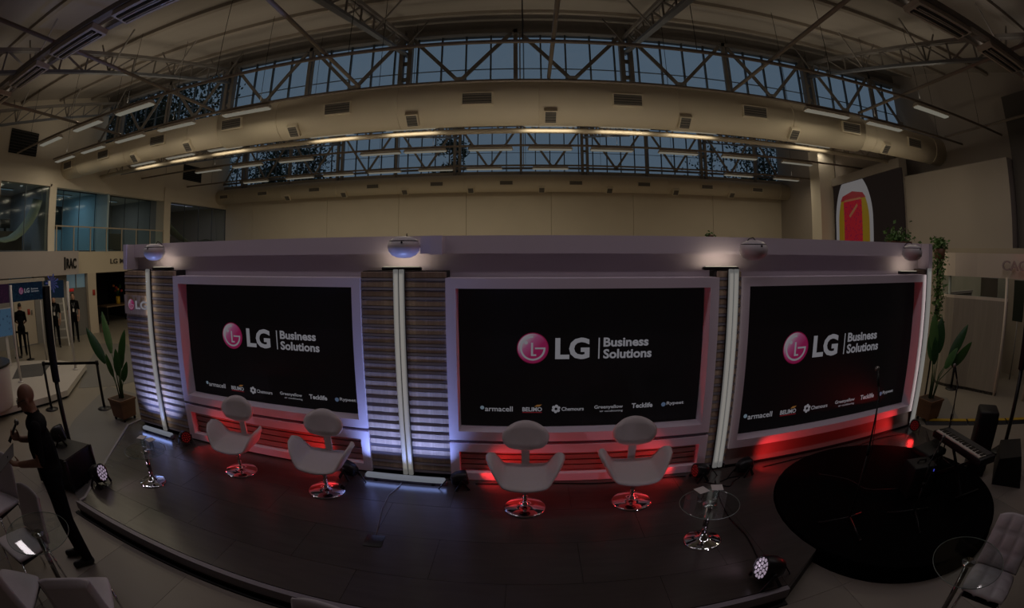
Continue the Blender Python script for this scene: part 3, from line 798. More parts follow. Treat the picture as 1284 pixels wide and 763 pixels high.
# ================================================================== stage furniture
CHAIRW = mat('white_leather', (0.62, 0.56, 0.56), 0.42, noise=(30, 0.04), bump=0.03)
def shell_grid(m, fn, nu, nv, th, arms=False):
    """closed padded shell: fn(u, v) gives the top surface, thickened along the normal"""
    P = [[Vector(fn(i / nu * 2 - 1, j / nv * 2 - 1)) for j in range(nv + 1)] for i in range(nu + 1)]
    N = [[None] * (nv + 1) for _ in range(nu + 1)]
    for i in range(nu + 1):
        for j in range(nv + 1):
            du = P[min(i + 1, nu)][j] - P[max(i - 1, 0)][j]; dv = P[i][min(j + 1, nv)] - P[i][max(j - 1, 0)]
            n = du.cross(dv)
            N[i][j] = n.normalized() if n.length > 1e-9 else Vector((0, 0, 1))
    vs_ = [P[i][j] for i in range(nu + 1) for j in range(nv + 1)]
    def soft(i, j):
        eu, ev = min(i, nu - i) / 2.0, min(j, nv - j) / 2.0
        return min(1.0, (0.8 if arms else 0.35) + 0.65 * min(1, eu), 0.35 + 0.65 * min(1, ev))
    vs_ += [P[i][j] - N[i][j] * th * soft(i, j) for i in range(nu + 1) for j in range(nv + 1)]
    o = (nu + 1) * (nv + 1); id_ = lambda i, j: i * (nv + 1) + j
    fs = []
    for i in range(nu):
        for j in range(nv):
            a, b, c, d = id_(i, j), id_(i + 1, j), id_(i + 1, j + 1), id_(i, j + 1)
            fs.append((a, b, c, d)); fs.append((o + d, o + c, o + b, o + a))
    for i in range(nu):
        a, b = id_(i, 0), id_(i + 1, 0); fs.append((a, o + a, o + b, b))
        a, b = id_(i, nv), id_(i + 1, nv); fs.append((b, o + b, o + a, a))
    for j in range(nv):
        a, b = id_(0, j), id_(0, j + 1); fs.append((b, o + b, o + a, a))
        a, b = id_(nu, j), id_(nu, j + 1); fs.append((a, o + a, o + b, b))
    return m.add(vs_, fs, True)
def seat_fn(u, v):
    a = abs(u); sg = 1 if u >= 0 else -1
    if a < 0.5: x = a / 0.5 * 0.19; z = 0.372 + 0.018 * (a / 0.5) ** 2
    else:
        k = (a - 0.5) / 0.5
        x = 0.19 + 0.085 * math.sin(k * PI / 2) + 0.075 * k ** 4; z = 0.39 + 0.215 * (1 - math.cos(k * PI / 2)) ** 0.8 - 0.012 * max(0, k - 0.85) / 0.15
    d = 0.25 * (1 - 0.42 * max(0, (a - 0.35) / 0.65) ** 1.5)
    d *= math.sqrt(max(0.02, 1 - max(0, (a - 0.72) / 0.30) ** 3))
    y = v * d - 0.01
    z += (-0.035 * max(0, -v) ** 2 + 0.03 * max(0, v) ** 2) * (1 - a * 0.6)
    return (sg * x, y, z)
def back_fn(u, v):
    r = 1.0
    x = u * 0.23 * math.sqrt(max(0.0, 1 - 0.5 * v * v)); z = v * 0.155 * math.sqrt(max(0.0, 1 - 0.5 * u * u))
    y = 0.0 - 0.05 * (u * u) + 0.02 * v
    return (x, y, z)
def make_swivel(lab):
    t = thing('swivel_chair', lab, 'chair', group='white swivel chairs on the stage')
    shell_grid(MB(), seat_fn, 32, 10, 0.052, True).build('seat', CHAIRW, t)
    m = MB(); shell_grid(m, lambda u, v: back_fn(u, -v), 16, 12, 0.045)
    m.build('backrest', CHAIRW, t, (0, 0.20, 0.735))
    m = MB()
    for a, b in [((0.225, 0.33), (0.245, 0.42)), ((0.245, 0.42), (0.235, 0.55)), ((0.235, 0.55), (0.23, 0.72))]:
        m.box(-0.04, 0.04, -0.014, 0.014, 0, math.dist(a, b) + 0.01, M=Matrix.Translation((0, a[0], a[1])) @ Matrix.Rotation(-math.atan2(b[0] - a[0], b[1] - a[1]), 4, 'X'))
    m.box(-0.04, 0.04, 0.1, 0.235, 0.315, 0.34)
    m.build('back_spine', CHAIRW, t)
    MB().tube([(0, 0, 0.02), (0, 0, 0.34)], 0.024, 16).build('pedestal', CHROME, t)
    MB().lathe([(0.10, 0.30), (0.10, 0.325)], 20).build('seat_plate', BLACKMET, t)
    MB().lathe([(0.205, 0.0), (0.208, 0.008), (0.195, 0.016), (0.10, 0.028), (0.045, 0.036), (0.028, 0.06), (0.0245, 0.08)], 40).build('base_disc', CHROME, t)
    return t
sw = None
for x, y, rz, lab in [(-3.30, 4.19, 0.10, 'white swivel chair at far left, below the left screen near its left corner'),
                      (-2.11, 4.13, 0.06, 'white swivel chair below the left screen, beside the twin light tubes'),
                      (-0.01, 4.11, 0.0, 'white swivel chair below the middle screen, left of its pair'),
                      (1.07, 4.16, -0.05, 'white swivel chair below the middle screen, right of its pair')]:
    if sw is None: sw = c = make_swivel(lab)
    else: c = copy_tree(sw); c['label'] = lab
    c.location = (x, y, S); c.rotation_euler = (0, 0, rz)

def make_table(lab, loc, h, r, rb=0.175):
    t = thing('glass_table', lab, 'table', loc, group='round glass tables')
    MB().lathe([(r - 0.004, h - 0.010), (r, h - 0.005), (r - 0.004, h)], 48, smooth=False).build('glass_top', GLASS, t)
    m = MB()
    arc_ = [(r * math.cos(2 * PI * i / 48), r * math.sin(2 * PI * i / 48), h - 0.005) for i in range(49)]
    m.tube(arc_, 0.003, 6, caps=False).build('glass_edge', mat('glass_edge_green', (0.16, 0.20, 0.18), 0.2, noise=(9, 0.05)), t)
    MB().lathe([(0.06, h - 0.022), (0.065, h - 0.011)], 20).build('top_flange', CHROME, t)
    MB().tube([(0, 0, 0.02), (0, 0, h - 0.02)], 0.026, 16).build('pole', mat('dark_chrome', (0.25, 0.24, 0.24), 0.12, 1.0), t)
    MB().lathe([(rb, 0.0), (rb + 0.003, 0.007), (rb - 0.01, 0.016), (rb * 0.5, 0.032), (0.045, 0.05), (0.028, 0.085)], 40).build('base_disc', CHROME, t)
    return t
make_table('small round glass table at the left of the stage by the leftmost light bar', (-4.13, 3.35, S), 0.41, 0.27)
make_table('small round glass table on the stage in front of the narrow column', (1.56, 3.29, S), 0.41, 0.27)
PAPER = mat('white_card', (0.66, 0.62, 0.60), 0.6, noise=(9, 0.03))
WATER = glass_mat('tumbler_glass', (0.94, 0.97, 0.97), 0.12)
def tumbler(lab, x, y, z, rz):
    t = thing('water_glass', lab, 'glass', (x, y, z), rz, group='covered water glasses')
    MB().lathe([(0.026, 0.0), (0.033, 0.11), (0.031, 0.11), (0.0245, 0.008)], 20).build('tumbler', WATER, t)
    MB().lathe([(0.0245, 0.009), (0.029, 0.075)], 20).build('water', glass_mat('water', (0.9, 0.95, 0.97), 0.05), t)
    MB().box(-0.052, 0.052, -0.052, 0.052, 0.111, 0.114).build('paper_cover', PAPER, t)
for (tx, ty), nm in (((-4.13, 3.35), 'left stage table'), ((1.56, 3.29), 'right stage table')):
    tumbler('covered water glass on the left half of the %s' % nm, tx - 0.075, ty + 0.06, S + 0.411, 0.3)
    tumbler('covered water glass on the right half of the %s' % nm, tx + 0.075, ty + 0.07, S + 0.411, -0.25)

# ------------------------------------------------------------------ PAR lights
def par(lab, loc, d, col, est, energy, spot=70, beam=None, tilt=0, scale=1.0):
    lr = 0.0135 if est > 0.3 else 0.0095
    """LED par can on a floor stand; d is the direction its lens faces"""
    t = thing('par_light', lab, 'stage light', loc, 0, group='led par lights')
    d = Vector(d).normalized()
    q = d.to_track_quat('Z', 'Y').to_matrix().to_4x4(); q.translation = Vector((0, 0, 0.115 * scale))
    k = scale
    MB().lathe([(0.045 * k, -0.105 * k), (0.06 * k, -0.10 * k), (0.085 * k, -0.04 * k), (0.088 * k, 0.06 * k), (0.08 * k, 0.075 * k), (0.078 * k, 0.06 * k)], 24, M=q).build('can', BLACKMET, t)
    face = MB().lathe([(0.001, 0.062 * k), (0.078 * k, 0.062 * k)], 24, M=q, closed=False).build('face_plate', BLACK, t)
    m = MB()
    for ring, n in ((0.0, 1), (0.032, 6), (0.06, 12)):
        for i in range(n):
            a = 2 * PI * i / n
            m.ell((ring * k * math.cos(a), ring * k * math.sin(a), 0.064 * k), (lr * k, lr * k, 0.006 * k), 8, 4, M=q)
    m.build('led_lenses', emis('par_%s' % '_'.join('%d' % round(c * 100) for c in col), col, est), t)
    side = d.cross(Vector((0, 0, 1))).normalized(); c0 = Vector((0, 0, 0.115 * k))
    for sg in (-1, 1):
        p = c0 + side * sg * 0.1 * k
        f = Vector((d.x, d.y, 0)).normalized()
        MB().bar(p, p * 1.0 + Vector((0, 0, -0.11 * k)) + f * 0.07 * k, 0.012, 0.03).build('stand_leg', BLACKMET, t)
        MB().bar(p, p * 1.0 + Vector((0, 0, -0.11 * k)) - f * 0.07 * k, 0.012, 0.03).build('stand_leg', BLACKMET, t)
        MB().lathe([(0.016 * k, -0.01), (0.016 * k, 0.01)], 10, M=Matrix.Translation(p) @ side.to_track_quat('Z', 'Y').to_matrix().to_4x4()).build('tilt_knob', BLACK, t)
    bk = c0 - d * 0.1 * k
    MB().tube([bk, bk - d * 0.05 + Vector((0, 0, 0.02)), bk - d * 0.1 + Vector((0, 0, -0.03)), Vector((bk.x, bk.y, 0.006)) - d.xyz * Vector((0.16, 0.16, 0)).x], 0.006, 6).build('power_lead', BLACK, t)
    if energy:
        l = light('par_beam', 'SPOT', t, c0 + d * 0.075 * k, (0, 0, 0), energy, col, 0.05, spot=spot, blend=1.0); aim(l, beam or d)
    return t
RED = (1.0, 0.03, 0.03)
par('par light with red lenses on the floor left of the left swivel chair', (-4.50, 4.50, S), (0.75, -0.45, 0.15), RED, 0.12, K_RED * 0.8, 105, (1.0, 0.14, 0.08))
par('dark par light on the floor beside the second swivel chair', (-1.98, 4.52, S), (-0.9, 0.35, 0.15), RED, 0.12, K_RED, 105, (-1, 0.12, 0.08))
par('dark par light on the floor right of the twin tube light bar', (-0.70, 4.52, S), (0.95, 0.3, 0.15), RED, 0.12, K_RED, 105, (1, 0.12, 0.08))
par('par light glowing red, left of the narrow column', (1.93, 4.50, S), (-0.95, -0.12, 0.12), RED, 0.14, K_RED, 105, (-1, 0.12, 0.08))
par('dark par light at the foot of the narrow column facing the right screen', (2.50, 4.48, S), (0.95, 0.25, 0.12), RED, 0.12, K_RED, 105, (1, 0.12, 0.02))
par('red lensed par light at the foot of the right end tube', (5.60, 4.48, S), (-0.75, -0.6, 0.12), RED, 0.16, K_RED, 110, (-1, 0.12, 0.04))
K_FRONT = 7.0
par('white lensed par light on the left front corner of the stage', (-4.66, 2.86, S), (0.82, 0.22, 0.25), (0.95, 0.74, 1.0), 0.42, K_FRONT, 125, (0.75, 0.62, 0.15), scale=1.25)
par('white lensed par light on the right front corner of the stage', (1.86, 2.53, S), (-0.93, 0.0, 0.28), (0.98, 0.78, 1.0), 0.42, K_FRONT, 130, (-0.2, 0.95, 0.2), scale=1.25)

# loose cables along the foot of the backdrop
def cable(lab, pts, r=0.007, m=None):
    P = [Vector(p) for p in pts]; out = []
    for i in range(len(P) - 1):
        p0, p1, p2, p3 = P[max(i - 1, 0)], P[i], P[i + 1], P[min(i + 2, len(P) - 1)]
        for k in range(6):
            t = k / 6
            out.append(0.5 * ((2 * p1) + (-p0 + p2) * t + (2 * p0 - 5 * p1 + 4 * p2 - p3) * t * t + (-p0 + 3 * p1 - 3 * p2 + p3) * t ** 3))
    out.append(P[-1])
    return tag(MB().tube(out, r, 6).build('power_cable', m or BLACK), lab, 'cable')
zc = S + 0.008
cable('black cable along the foot of the middle plank panel', [(-0.55, 4.60, zc), (0.2, 4.64, zc), (0.8, 4.60, zc), (1.4, 4.63, zc), (1.8, 4.6, zc)])
cable('black cable from the narrow column across the stage to the front par light', [(2.1, 4.4, zc), (2.02, 4.1, zc), (1.95, 3.6, zc), (1.98, 3.2, zc), (1.92, 2.75, zc)])
cable('black cable along the foot of the right base board', [(2.8, 4.55, zc), (3.5, 4.6, zc), (4.2, 4.55, zc), (4.9, 4.6, zc), (5.4, 4.5, zc)])
cable('black tangled cable between the two par lights at the narrow column', [(1.97, 4.4, zc), (2.1, 4.3, zc), (2.2, 4.22, zc), (2.3, 4.32, zc), (2.42, 4.4, zc), (2.3, 4.42, zc), (2.15, 4.36, zc)])

# ------------------------------------------------------------------ round black riser with instruments
RUG = mat('black_carpet', (0.0022, 0.0022, 0.0025), 1.0, noise=(120, 0.4), bump=0.2, spec=0.05)
rz_ = thing('round_riser', 'round black carpeted riser on the floor before the right screen', 'riser', (3.9, 3.2, 0))
MB().lathe([(1.44, 0.0), (1.44, 0.14), (1.43, 0.168), (0.002, 0.172)], 96, smooth=False).build('carpet', RUG, rz_)
MB().lathe([(1.43, 0.0), (1.455, 0.0), (1.455, 0.012), (1.43, 0.012)], 96, smooth=False, closed=False).build('base_trim', RUG, rz_)
R0 = 0.172
def mic_stand(lab, x, y, z, h, d, boom=0.25, legang=0.3, leg=0.3):
    t = thing('microphone_stand', lab, 'microphone stand', (x, y, z), 0, group='microphone stands')
    MB().tube([(0, 0, 0.05), (0, 0, h * 0.62)], 0.011, 10).build('lower_tube', BLACKMET, t)
    MB().tube([(0, 0, h * 0.6), (0, 0, h)], 0.008, 10).build('upper_tube', BLACKMET, t)
    MB().tube([(0, 0, h * 0.58), (0, 0, h * 0.65)], 0.017, 10).build('clutch', BLACK, t)
    for i in range(3):
        a = legang + i * 2 * PI / 3
        lg = MB().tube([(0, 0, 0.10), (leg * math.cos(a), leg * math.sin(a), 0.012)], 0.009, 8).build('leg', BLACKMET, t)
        MB().ell((leg * math.cos(a), leg * math.sin(a), 0.012), (0.016, 0.016, 0.012), 8, 6).build('rubber_foot', BLACK, lg)
    d = Vector(d).normalized()
    p0 = Vector((0, 0, h)); p1 = p0 + d * boom
    MB().tube([p0 - d * 0.05, p1], 0.007, 8).build('boom', BLACKMET, t)
    mic = MB().tube([p1 - d * 0.02, p1 + d * 0.13], [0.011, 0.017], 10).build('microphone', BLACK, t)
    MB().ell(p1 + d * 0.155, (0.026, 0.026, 0.026), 12, 8).build('grille_ball', mat('mic_mesh', (0.22, 0.21, 0.20), 0.4, 0.7, noise=(200, 0.4)), mic)
    MB().tube([p1 + d * -0.02, p1 + Vector((0.03, 0, -0.12)), Vector((0.05, 0, h * 0.6)), Vector((0.02, 0, h * 0.45))], 0.004, 6).build('lead', BLACK, t)
mic_stand('microphone stand at the left of the black riser before the right screen', 2.99, 2.92, R0, 1.30, (0.15, 0.3, 0.35), 0.12, 0.4)
mic_stand('microphone stand behind the keyboard at the rear of the riser', 5.02, 3.35, R0, 1.02, (-0.2, 0.1, 0.5), 0.1, 0.8)
mic_stand('low boom microphone stand in the middle of the black riser', 3.72, 2.62, R0, 0.62, (0.75, 0.35, 0.15), 0.35, 0.1)

kb = thing('electric_keyboard', 'black electric keyboard with white keys on a cross stand', 'keyboard', (4.74, 2.84, R0), math.radians(-101))
KZ = 0.44
MB().bevbox(-0.52, 0.52, -0.16, 0.14, KZ, KZ + 0.08, 0.012, 2).build('body', BLACK, kb)
wk = MB().box(-0.0098, 0.0098, -0.15, -0.02, KZ + 0.08, KZ + 0.093).mesh('white_key'); bk_ = MB().box(-0.006, 0.006, -0.105, -0.02, KZ + 0.088, KZ + 0.104).mesh('black_key')
WK = mat('ivory_key', (0.62, 0.58, 0.52), 0.35, noise=(9, 0.02)); BKM = mat('ebony_key', (0.01, 0.01, 0.01), 0.3, noise=(9, 0.1))
for i in range(45):
    x = -0.46 + i * 0.0208
    obj('white_key', wk, WK, kb, (x, 0, 0))
    if i % 7 in (0, 1, 3, 4, 5): obj('black_key', bk_, BKM, kb, (x + 0.0104, 0, 0))
MB().box(-0.46, 0.46, 0.0, 0.12, KZ + 0.08, KZ + 0.086).build('control_panel', mat('panel_dark', (0.03, 0.03, 0.035), 0.4, noise=(30, 0.4)), kb)
for sx in (-1, 1):
    MB().bar((sx * 0.33, -0.12, 0.02), (-sx * 0.33, 0.06, KZ), 0.025, 0.035).build('stand_leg', BLACKMET, kb)
    MB().bar((sx * 0.33, -0.22, 0.02), (sx * 0.33, 0.22, 0.02), 0.025).build('stand_foot', BLACKMET, kb)
t = thing('keyboard_stool', 'black padded stool behind the keyboard on the riser', 'stool', (4.52, 3.25, R0))
MB().bevbox(-0.19, 0.19, -0.17, 0.17, 0.30, 0.38, 0.025, 3).build('seat', BLACK, t)
for sx in (-1, 1):
    for sy in (-1, 1): MB().bar((sx * 0.14, sy * 0.13, 0), (sx * 0.1, sy * 0.09, 0.3), 0.022).build('leg', BLACKMET, t)
t = thing('stage_amplifier', 'small black amplifier with a blue lamp in front of the keyboard', 'amplifier', (4.15, 3.05, R0), -0.3)
MB().bevbox(-0.17, 0.17, -0.14, 0.14, 0.0, 0.36, 0.015, 2).build('cabinet', BLACK, t)
MB().box(-0.15, 0.15, -0.145, -0.14, 0.03, 0.27).build('speaker_grille', mat('grille_cloth', (0.008, 0.008, 0.009), 0.9, noise=(150, 0.5)), t)
MB().ell((0.12, -0.145, 0.31), (0.011, 0.006, 0.016), 8, 6).build('power_lamp', emis('blue_lamp', (0.1, 0.12, 1.0), 0.5), t)
MB().tube([(-0.06, 0, 0.36), (-0.05, 0, 0.39), (0.05, 0, 0.39), (0.06, 0, 0.36)], 0.01, 8).build('handle', BLACK, t)
t = thing('monitor_speaker', 'black upright loudspeaker box right of the keyboard', 'speaker', (5.66, 3.08, 0), 0.7)
MB().bevbox(-0.19, 0.19, -0.16, 0.16, 0.0, 0.85, 0.03, 2).build('cabinet', BLACK, t)
MB().box(-0.16, 0.16, -0.168, -0.16, 0.08, 0.75).build('front_grille', MATS['grille_cloth'], t)
for sz in (0.2, 0.55): MB().lathe([(0.07, 0), (0.1, 0.012), (0.105, 0.0)], 20, M=Matrix.Translation((0, -0.168, sz + 0.05)) @ Matrix.Rotation(PI / 2, 4, 'X')).build('speaker_cone', BLACK, t)
t = thing('wedge_monitor', 'black wedge shaped floor monitor on the floor beside the riser', 'speaker', (6.0, 2.58, 0), 0.55)
MB().add([(-0.35, -0.25, 0), (0.35, -0.25, 0), (0.35, 0.25, 0), (-0.35, 0.25, 0), (-0.33, -0.1, 0.4), (0.33, -0.1, 0.4), (0.35, 0.25, 0.34), (-0.35, 0.25, 0.34)],
         [(0, 3, 2, 1), (4, 5, 6, 7), (0, 1, 5, 4), (1, 2, 6, 5), (2, 3, 7, 6), (3, 0, 4, 7)]).build('cabinet', BLACK, t)
MB().add([(-0.3, -0.235, 0.06), (0.3, -0.235, 0.06), (0.29, -0.115, 0.37), (-0.29, -0.115, 0.37)], [(0, 1, 2, 3)]).build('grille', MATS['grille_cloth'], t)
MB().box(0.345, 0.356, -0.05, 0.08, 0.16, 0.2).build('handle', BLACKMET, t)
cable('black cable curving from the right end column to the keyboard', [(5.75, 4.3, 0.178), (5.5, 4.0, 0.178), (5.3, 3.8, 0.178), (5.0, 3.72, 0.18), (4.75, 3.4, 0.18)])
cable('black cable looping across the rear of the riser', [(3.35, 4.05, 0.18), (3.6, 3.75, 0.18), (3.65, 3.45, 0.18), (3.85, 3.3, 0.18), (4.05, 3.2, 0.18)])

# column loudspeakers either side of the stage
def column_pa(lab, x, y, h):
    t = thing('column_loudspeaker', lab, 'speaker', (x, y, 0), 0, group='column loudspeakers')
    MB().bevbox(-0.2, 0.2, -0.2, 0.2, 0, 0.04, 0.008, 1).build('base_plate', BLACKMET, t)
    MB().tube([(0, 0, 0.04), (0, 0, h - 1.25)], 0.038, 14).build('pole', BLACKMET, t)
    MB().bevbox(-0.045, 0.045, -0.05, 0.05, h - 1.25, h, 0.008, 2).build('speaker_column', BLACK, t)
    MB().box(-0.036, 0.036, -0.054, -0.05, h - 1.22, h - 0.03).build('grille', MATS['grille_cloth'], t)
column_pa('slim black column loudspeaker left of the stage', -6.0, 3.28, 2.32)
column_pa('slim black column loudspeaker right of the stage by the wedge monitor', 6.62, 3.08, 2.45)
t = thing('equipment_case', 'black equipment case at the left corner of the stage', 'case', (-5.45, 2.80, 0), 0.25)
MB().bevbox(-0.34, 0.34, -0.3, 0.3, 0.03, 0.42, 0.012, 2).build('case_body', BLACK, t)
for sx in (-0.34, 0.34):
    for sy in (-0.3, 0.3): MB().bevbox(sx - 0.02, sx + 0.02, sy - 0.02, sy + 0.02, 0.025, 0.425, 0.006, 1).build('corner_edge', BLACKMET, t)
MB().box(-0.33, 0.33, -0.29, 0.29, 0.42, 0.43).build('lid', mat('case_lid', (0.025, 0.022, 0.02), 0.6, noise=(12, 0.2)), t)
par('dark par light standing on the black equipment case', (-5.55, 2.88, 0.43), (0.45, 0.75, 0.2), (0.3, 0.2, 0.6), 0.02, 0, scale=1.2)

# ================================================================== people
SKIN = mat('skin', (0.21, 0.105, 0.068), 0.55, noise=(15, 0.08)); SKIN2 = mat('skin_far', (0.42, 0.24, 0.17), 0.55, noise=(15, 0.08))
CLOTH = mat('black_cloth', (0.006, 0.006, 0.007), 0.9, noise=(40, 0.3), bump=0.1, spec=0.12); TROUS = mat('black_trousers', (0.005, 0.005, 0.006), 0.9, noise=(30, 0.3), bump=0.1, spec=0.12)
SHOE = mat('black_shoe', (0.008, 0.008, 0.008), 0.4, noise=(9, 0.1)); HAIRM = mat('dark_hair', (0.015, 0.011, 0.009), 0.7, noise=(60, 0.4))
def remeshed(m, vox, name):
    me = m.mesh(name); o = bpy.data.objects.new('tmp', me); COL.objects.link(o)
    r = o.modifiers.new('r', 'REMESH'); r.mode = 'VOXEL'; r.voxel_size = vox; r.use_smooth_shade = True
    s_ = o.modifiers.new('s', 'SMOOTH'); s_.factor = 0.5; s_.iterations = 3
    dg = bpy.context.evaluated_depsgraph_get(); dg.update()
    out = bpy.data.meshes.new_from_object(o.evaluated_get(dg)); out.name = name
    bpy.data.objects.remove(o)
    return out
def hand(m, wrist, d, palmn, s=1.0, curl=0.6):
    """palm and five fingers; d points along the hand, palmn is the palm's normal"""
    d = Vector(d).normalized(); n = Vector(palmn); n = (n - d * n.dot(d)).normalized(); side = d.cross(n).normalized(); wv = Vector(wrist)
    for k in (-1, -0.33, 0.33, 1):
        m.capsule(wv, wv + d * 0.085 * s + side * 0.027 * k * s, 0.02 * s, 0.016 * s, 8)
    for k, L in ((-1, 0.062), (-0.33, 0.072), (0.33, 0.078), (1, 0.07)):
        b = wv + d * 0.088 * s + side * 0.028 * k * s
        m1 = b + (d * math.cos(curl) + n * math.sin(curl)) * L * 0.55 * s
        m2 = m1 + (d * math.cos(curl * 2.2) + n * math.sin(curl * 2.2)) * L * 0.5 * s
        m.capsule(b, m1, 0.0095 * s, 0.009 * s, 8); m.capsule(m1, m2, 0.009 * s, 0.008 * s, 8)
    b = wv + d * 0.025 * s + side * 0.03 * s
    t1 = b + (d * 0.6 + side * 0.55 + n * 0.45) * 0.045 * s; t2 = t1 + (d * 0.75 + n * 0.6) * 0.032 * s
    m.capsule(b, t1, 0.013 * s, 0.011 * s, 8); m.capsule(t1, t2, 0.011 * s, 0.009 * s, 8)
def head_shape(m, c, f, up, s=1.0):
    """skull, jaw, nose, ears, brow; c centre, f facing direction"""
    f = Vector(f).normalized(); up = Vector(up).normalized(); r = f.cross(up).normalized(); up = r.cross(f).normalized()
    M = Matrix((r, f, up)).transposed().to_4x4(); M.translation = Vector(c)
    m.ell((0, -0.012, 0.03), (0.076 * s, 0.096 * s, 0.088 * s), 16, 12, M)
    m.ell((0, 0.022, -0.045), (0.060 * s, 0.070 * s, 0.072 * s), 14, 10, M)
    m.ell((0, 0.055, -0.095), (0.030 * s, 0.030 * s, 0.024 * s), 10, 8, M)
    m.capsule(M @ Vector((0, 0.085, 0.01)), M @ Vector((0, 0.112, -0.03)), 0.009 * s, 0.014 * s, 8)
    m.ell((0, 0.082, -0.066), (0.027 * s, 0.016 * s, 0.010 * s), 10, 6, M)
    for q in (-1, 1):
        m.ell((q * 0.030, 0.082, 0.022), (0.020 * s, 0.012 * s, 0.008 * s), 8, 6, M)
        m.ell((q * 0.077, -0.005, -0.012), (0.010 * s, 0.022 * s, 0.032 * s), 8, 8, M)
    return M
def paint(me, mats, fn):
    for q in mats: me.materials.append(q)
    for p in me.polygons: p.material_index = fn(p.center)
def person(lab, loc, rz, H, arms, vox=0.02, hair=True, skin=SKIN2, legspread=0.10, extras=None, lean=0.0, bulk=1.0):
    """standing figure facing local -Y, height about H; arms: list of (shoulder sign, elbow, wrist) for H = 1.75"""
    t = thing('person', lab, 'person', loc, rz)
    k = H / 1.75; m = MB()
    def V(x, y, z): return Vector((x, y - lean * max(0, z - 0.95), z)) * k
    for sg in (-1, 1):
        hip, kn, an = V(sg * 0.085, 0, 0.90), V(sg * (legspread), -0.02 + 0.02 * sg, 0.49), V(sg * (legspread + 0.01), 0.02 + 0.03 * sg, 0.09)
        m.capsule(hip, kn, 0.092 * k * bulk, 0.066 * k * bulk); m.capsule(kn, an, 0.066 * k * bulk, 0.052 * k * bulk)
        m.capsule(an + Vector((0, 0.03, -0.045)) * k, an + Vector((sg * 0.02, -0.16, -0.055)) * k, 0.042 * k, 0.036 * k)
    m.ell(V(0, 0.01, 0.95), (0.155 * k * bulk, 0.115 * k * bulk, 0.12 * k)); m.capsule(V(-0.01, 0, 1.02), V(0.0, 0, 1.15), 0.12 * k * bulk, 0.125 * k * bulk)
    m.ell(V(0, 0.0, 1.20), (0.165 * k * bulk, 0.115 * k * bulk, 0.17 * k)); m.ell(V(0, 0.01, 1.36), (0.175 * k * bulk, 0.10 * k * bulk, 0.085 * k))
    m.capsule(V(0, 0.015, 1.39), V(0, -0.005, 1.52), 0.072 * k, 0.058 * k)
    m.capsule(V(-0.12, 0.01, 1.40), V(0, 0.012, 1.455), 0.05 * k, 0.055 * k); m.capsule(V(0.12, 0.01, 1.40), V(0, 0.012, 1.455), 0.05 * k, 0.055 * k)
    hm = head_shape(m, V(0, -0.03, 1.575), Vector((0, -1, -0.08 - lean * 4)), Vector((0, 0, 1)), k)
    for sg, el, wr, hd, pn in arms:
        sh = V(sg * 0.185 * (bulk * 0.5 + 0.5), 0.01, 1.385); el = V(*el); wr = V(*wr)
        m.capsule(sh, el, 0.058 * k, 0.044 * k); m.capsule(el, wr, 0.042 * k, 0.029 * k); hand(m, wr, hd, pn, k, 0.5)
    me = remeshed(m, vox, 'body')
    armsw = [(V(*a[1]), V(*a[2])) for a in arms]
    def pick(c):
        for el, wr in armsw:
            d = wr - el; u = (c - el).dot(d) / d.length_squared
            if u > -0.05 and (c - el - d * max(0, min(1.6, u))).length < 0.085 * k and (c.z < 1.33 * k or u > 0.3): return 0
        z = c.z / k
        if z > 1.475: return 0
        if z > 0.97: return 1
        if z > 0.075: return 2
        return 3
    paint(me, [skin, CLOTH, TROUS, SHOE], pick)
    obj('body', me, None, t)
    if hair:
        h = MB(); h.ell((0, -0.024, 0.048), (0.083 * k, 0.098 * k, 0.084 * k), 16, 12, hm)
        me = h.mesh('hair'); bm = bmesh.new(); bm.from_mesh(me); inv = hm.inverted()
        bmesh.ops.delete(bm, geom=[v for v in bm.verts if (inv @ v.co).y > 0.045 or (inv @ v.co).z < 0.0], context='VERTS'); bm.to_mesh(me); bm.free()
        obj('hair', me, HAIRM, t)
    if extras: extras(t, V, hm, k)
    return t
REL = [(-1, (-0.24, 0.02, 1.10), (-0.23, -0.06, 0.86), (0, -0.1, -1), (1, 0, 0)), (1, (0.24, 0.02, 1.10), (0.23, -0.06, 0.86), (0, -0.1, -1), (-1, 0, 0))]
def badge(t, V, hm, k):
    MB().box(-0.035, 0.035, -0.004, 0.0, -0.05, 0.05).build('badge', PAPER, t, V(0.0, -0.135, 1.12))
    MB().tube([V(-0.07, -0.02, 1.46), V(-0.04, -0.115, 1.3), V(0, -0.14, 1.17), V(0.04, -0.115, 1.3), V(0.07, -0.02, 1.46)], 0.006, 6).build('lanyard', mat('lanyard_grey', (0.35, 0.35, 0.37), 0.7, noise=(30, 0.1)), t)
person('person in black with a white badge standing right of the stepladder', (-14.25, 9.0, 0), math.radians(60), 1.62, REL, extras=badge)
person('person in black shirt standing left of the stepladder behind the column loudspeaker', (-14.0, 7.95, 0), math.radians(60), 1.62, REL, extras=badge)
person('person in dark clothes seen from behind at the far left edge', (-13.8, 6.35, 0), math.radians(-120), 1.52,
       [(-1, (-0.24, -0.04, 1.12), (-0.12, -0.24, 1.02), (0.6, -0.8, 0.1), (0, 0, 1)), (1, (0.24, -0.04, 1.12), (0.12, -0.24, 1.02), (-0.6, -0.8, 0.1), (0, 0, 1))])
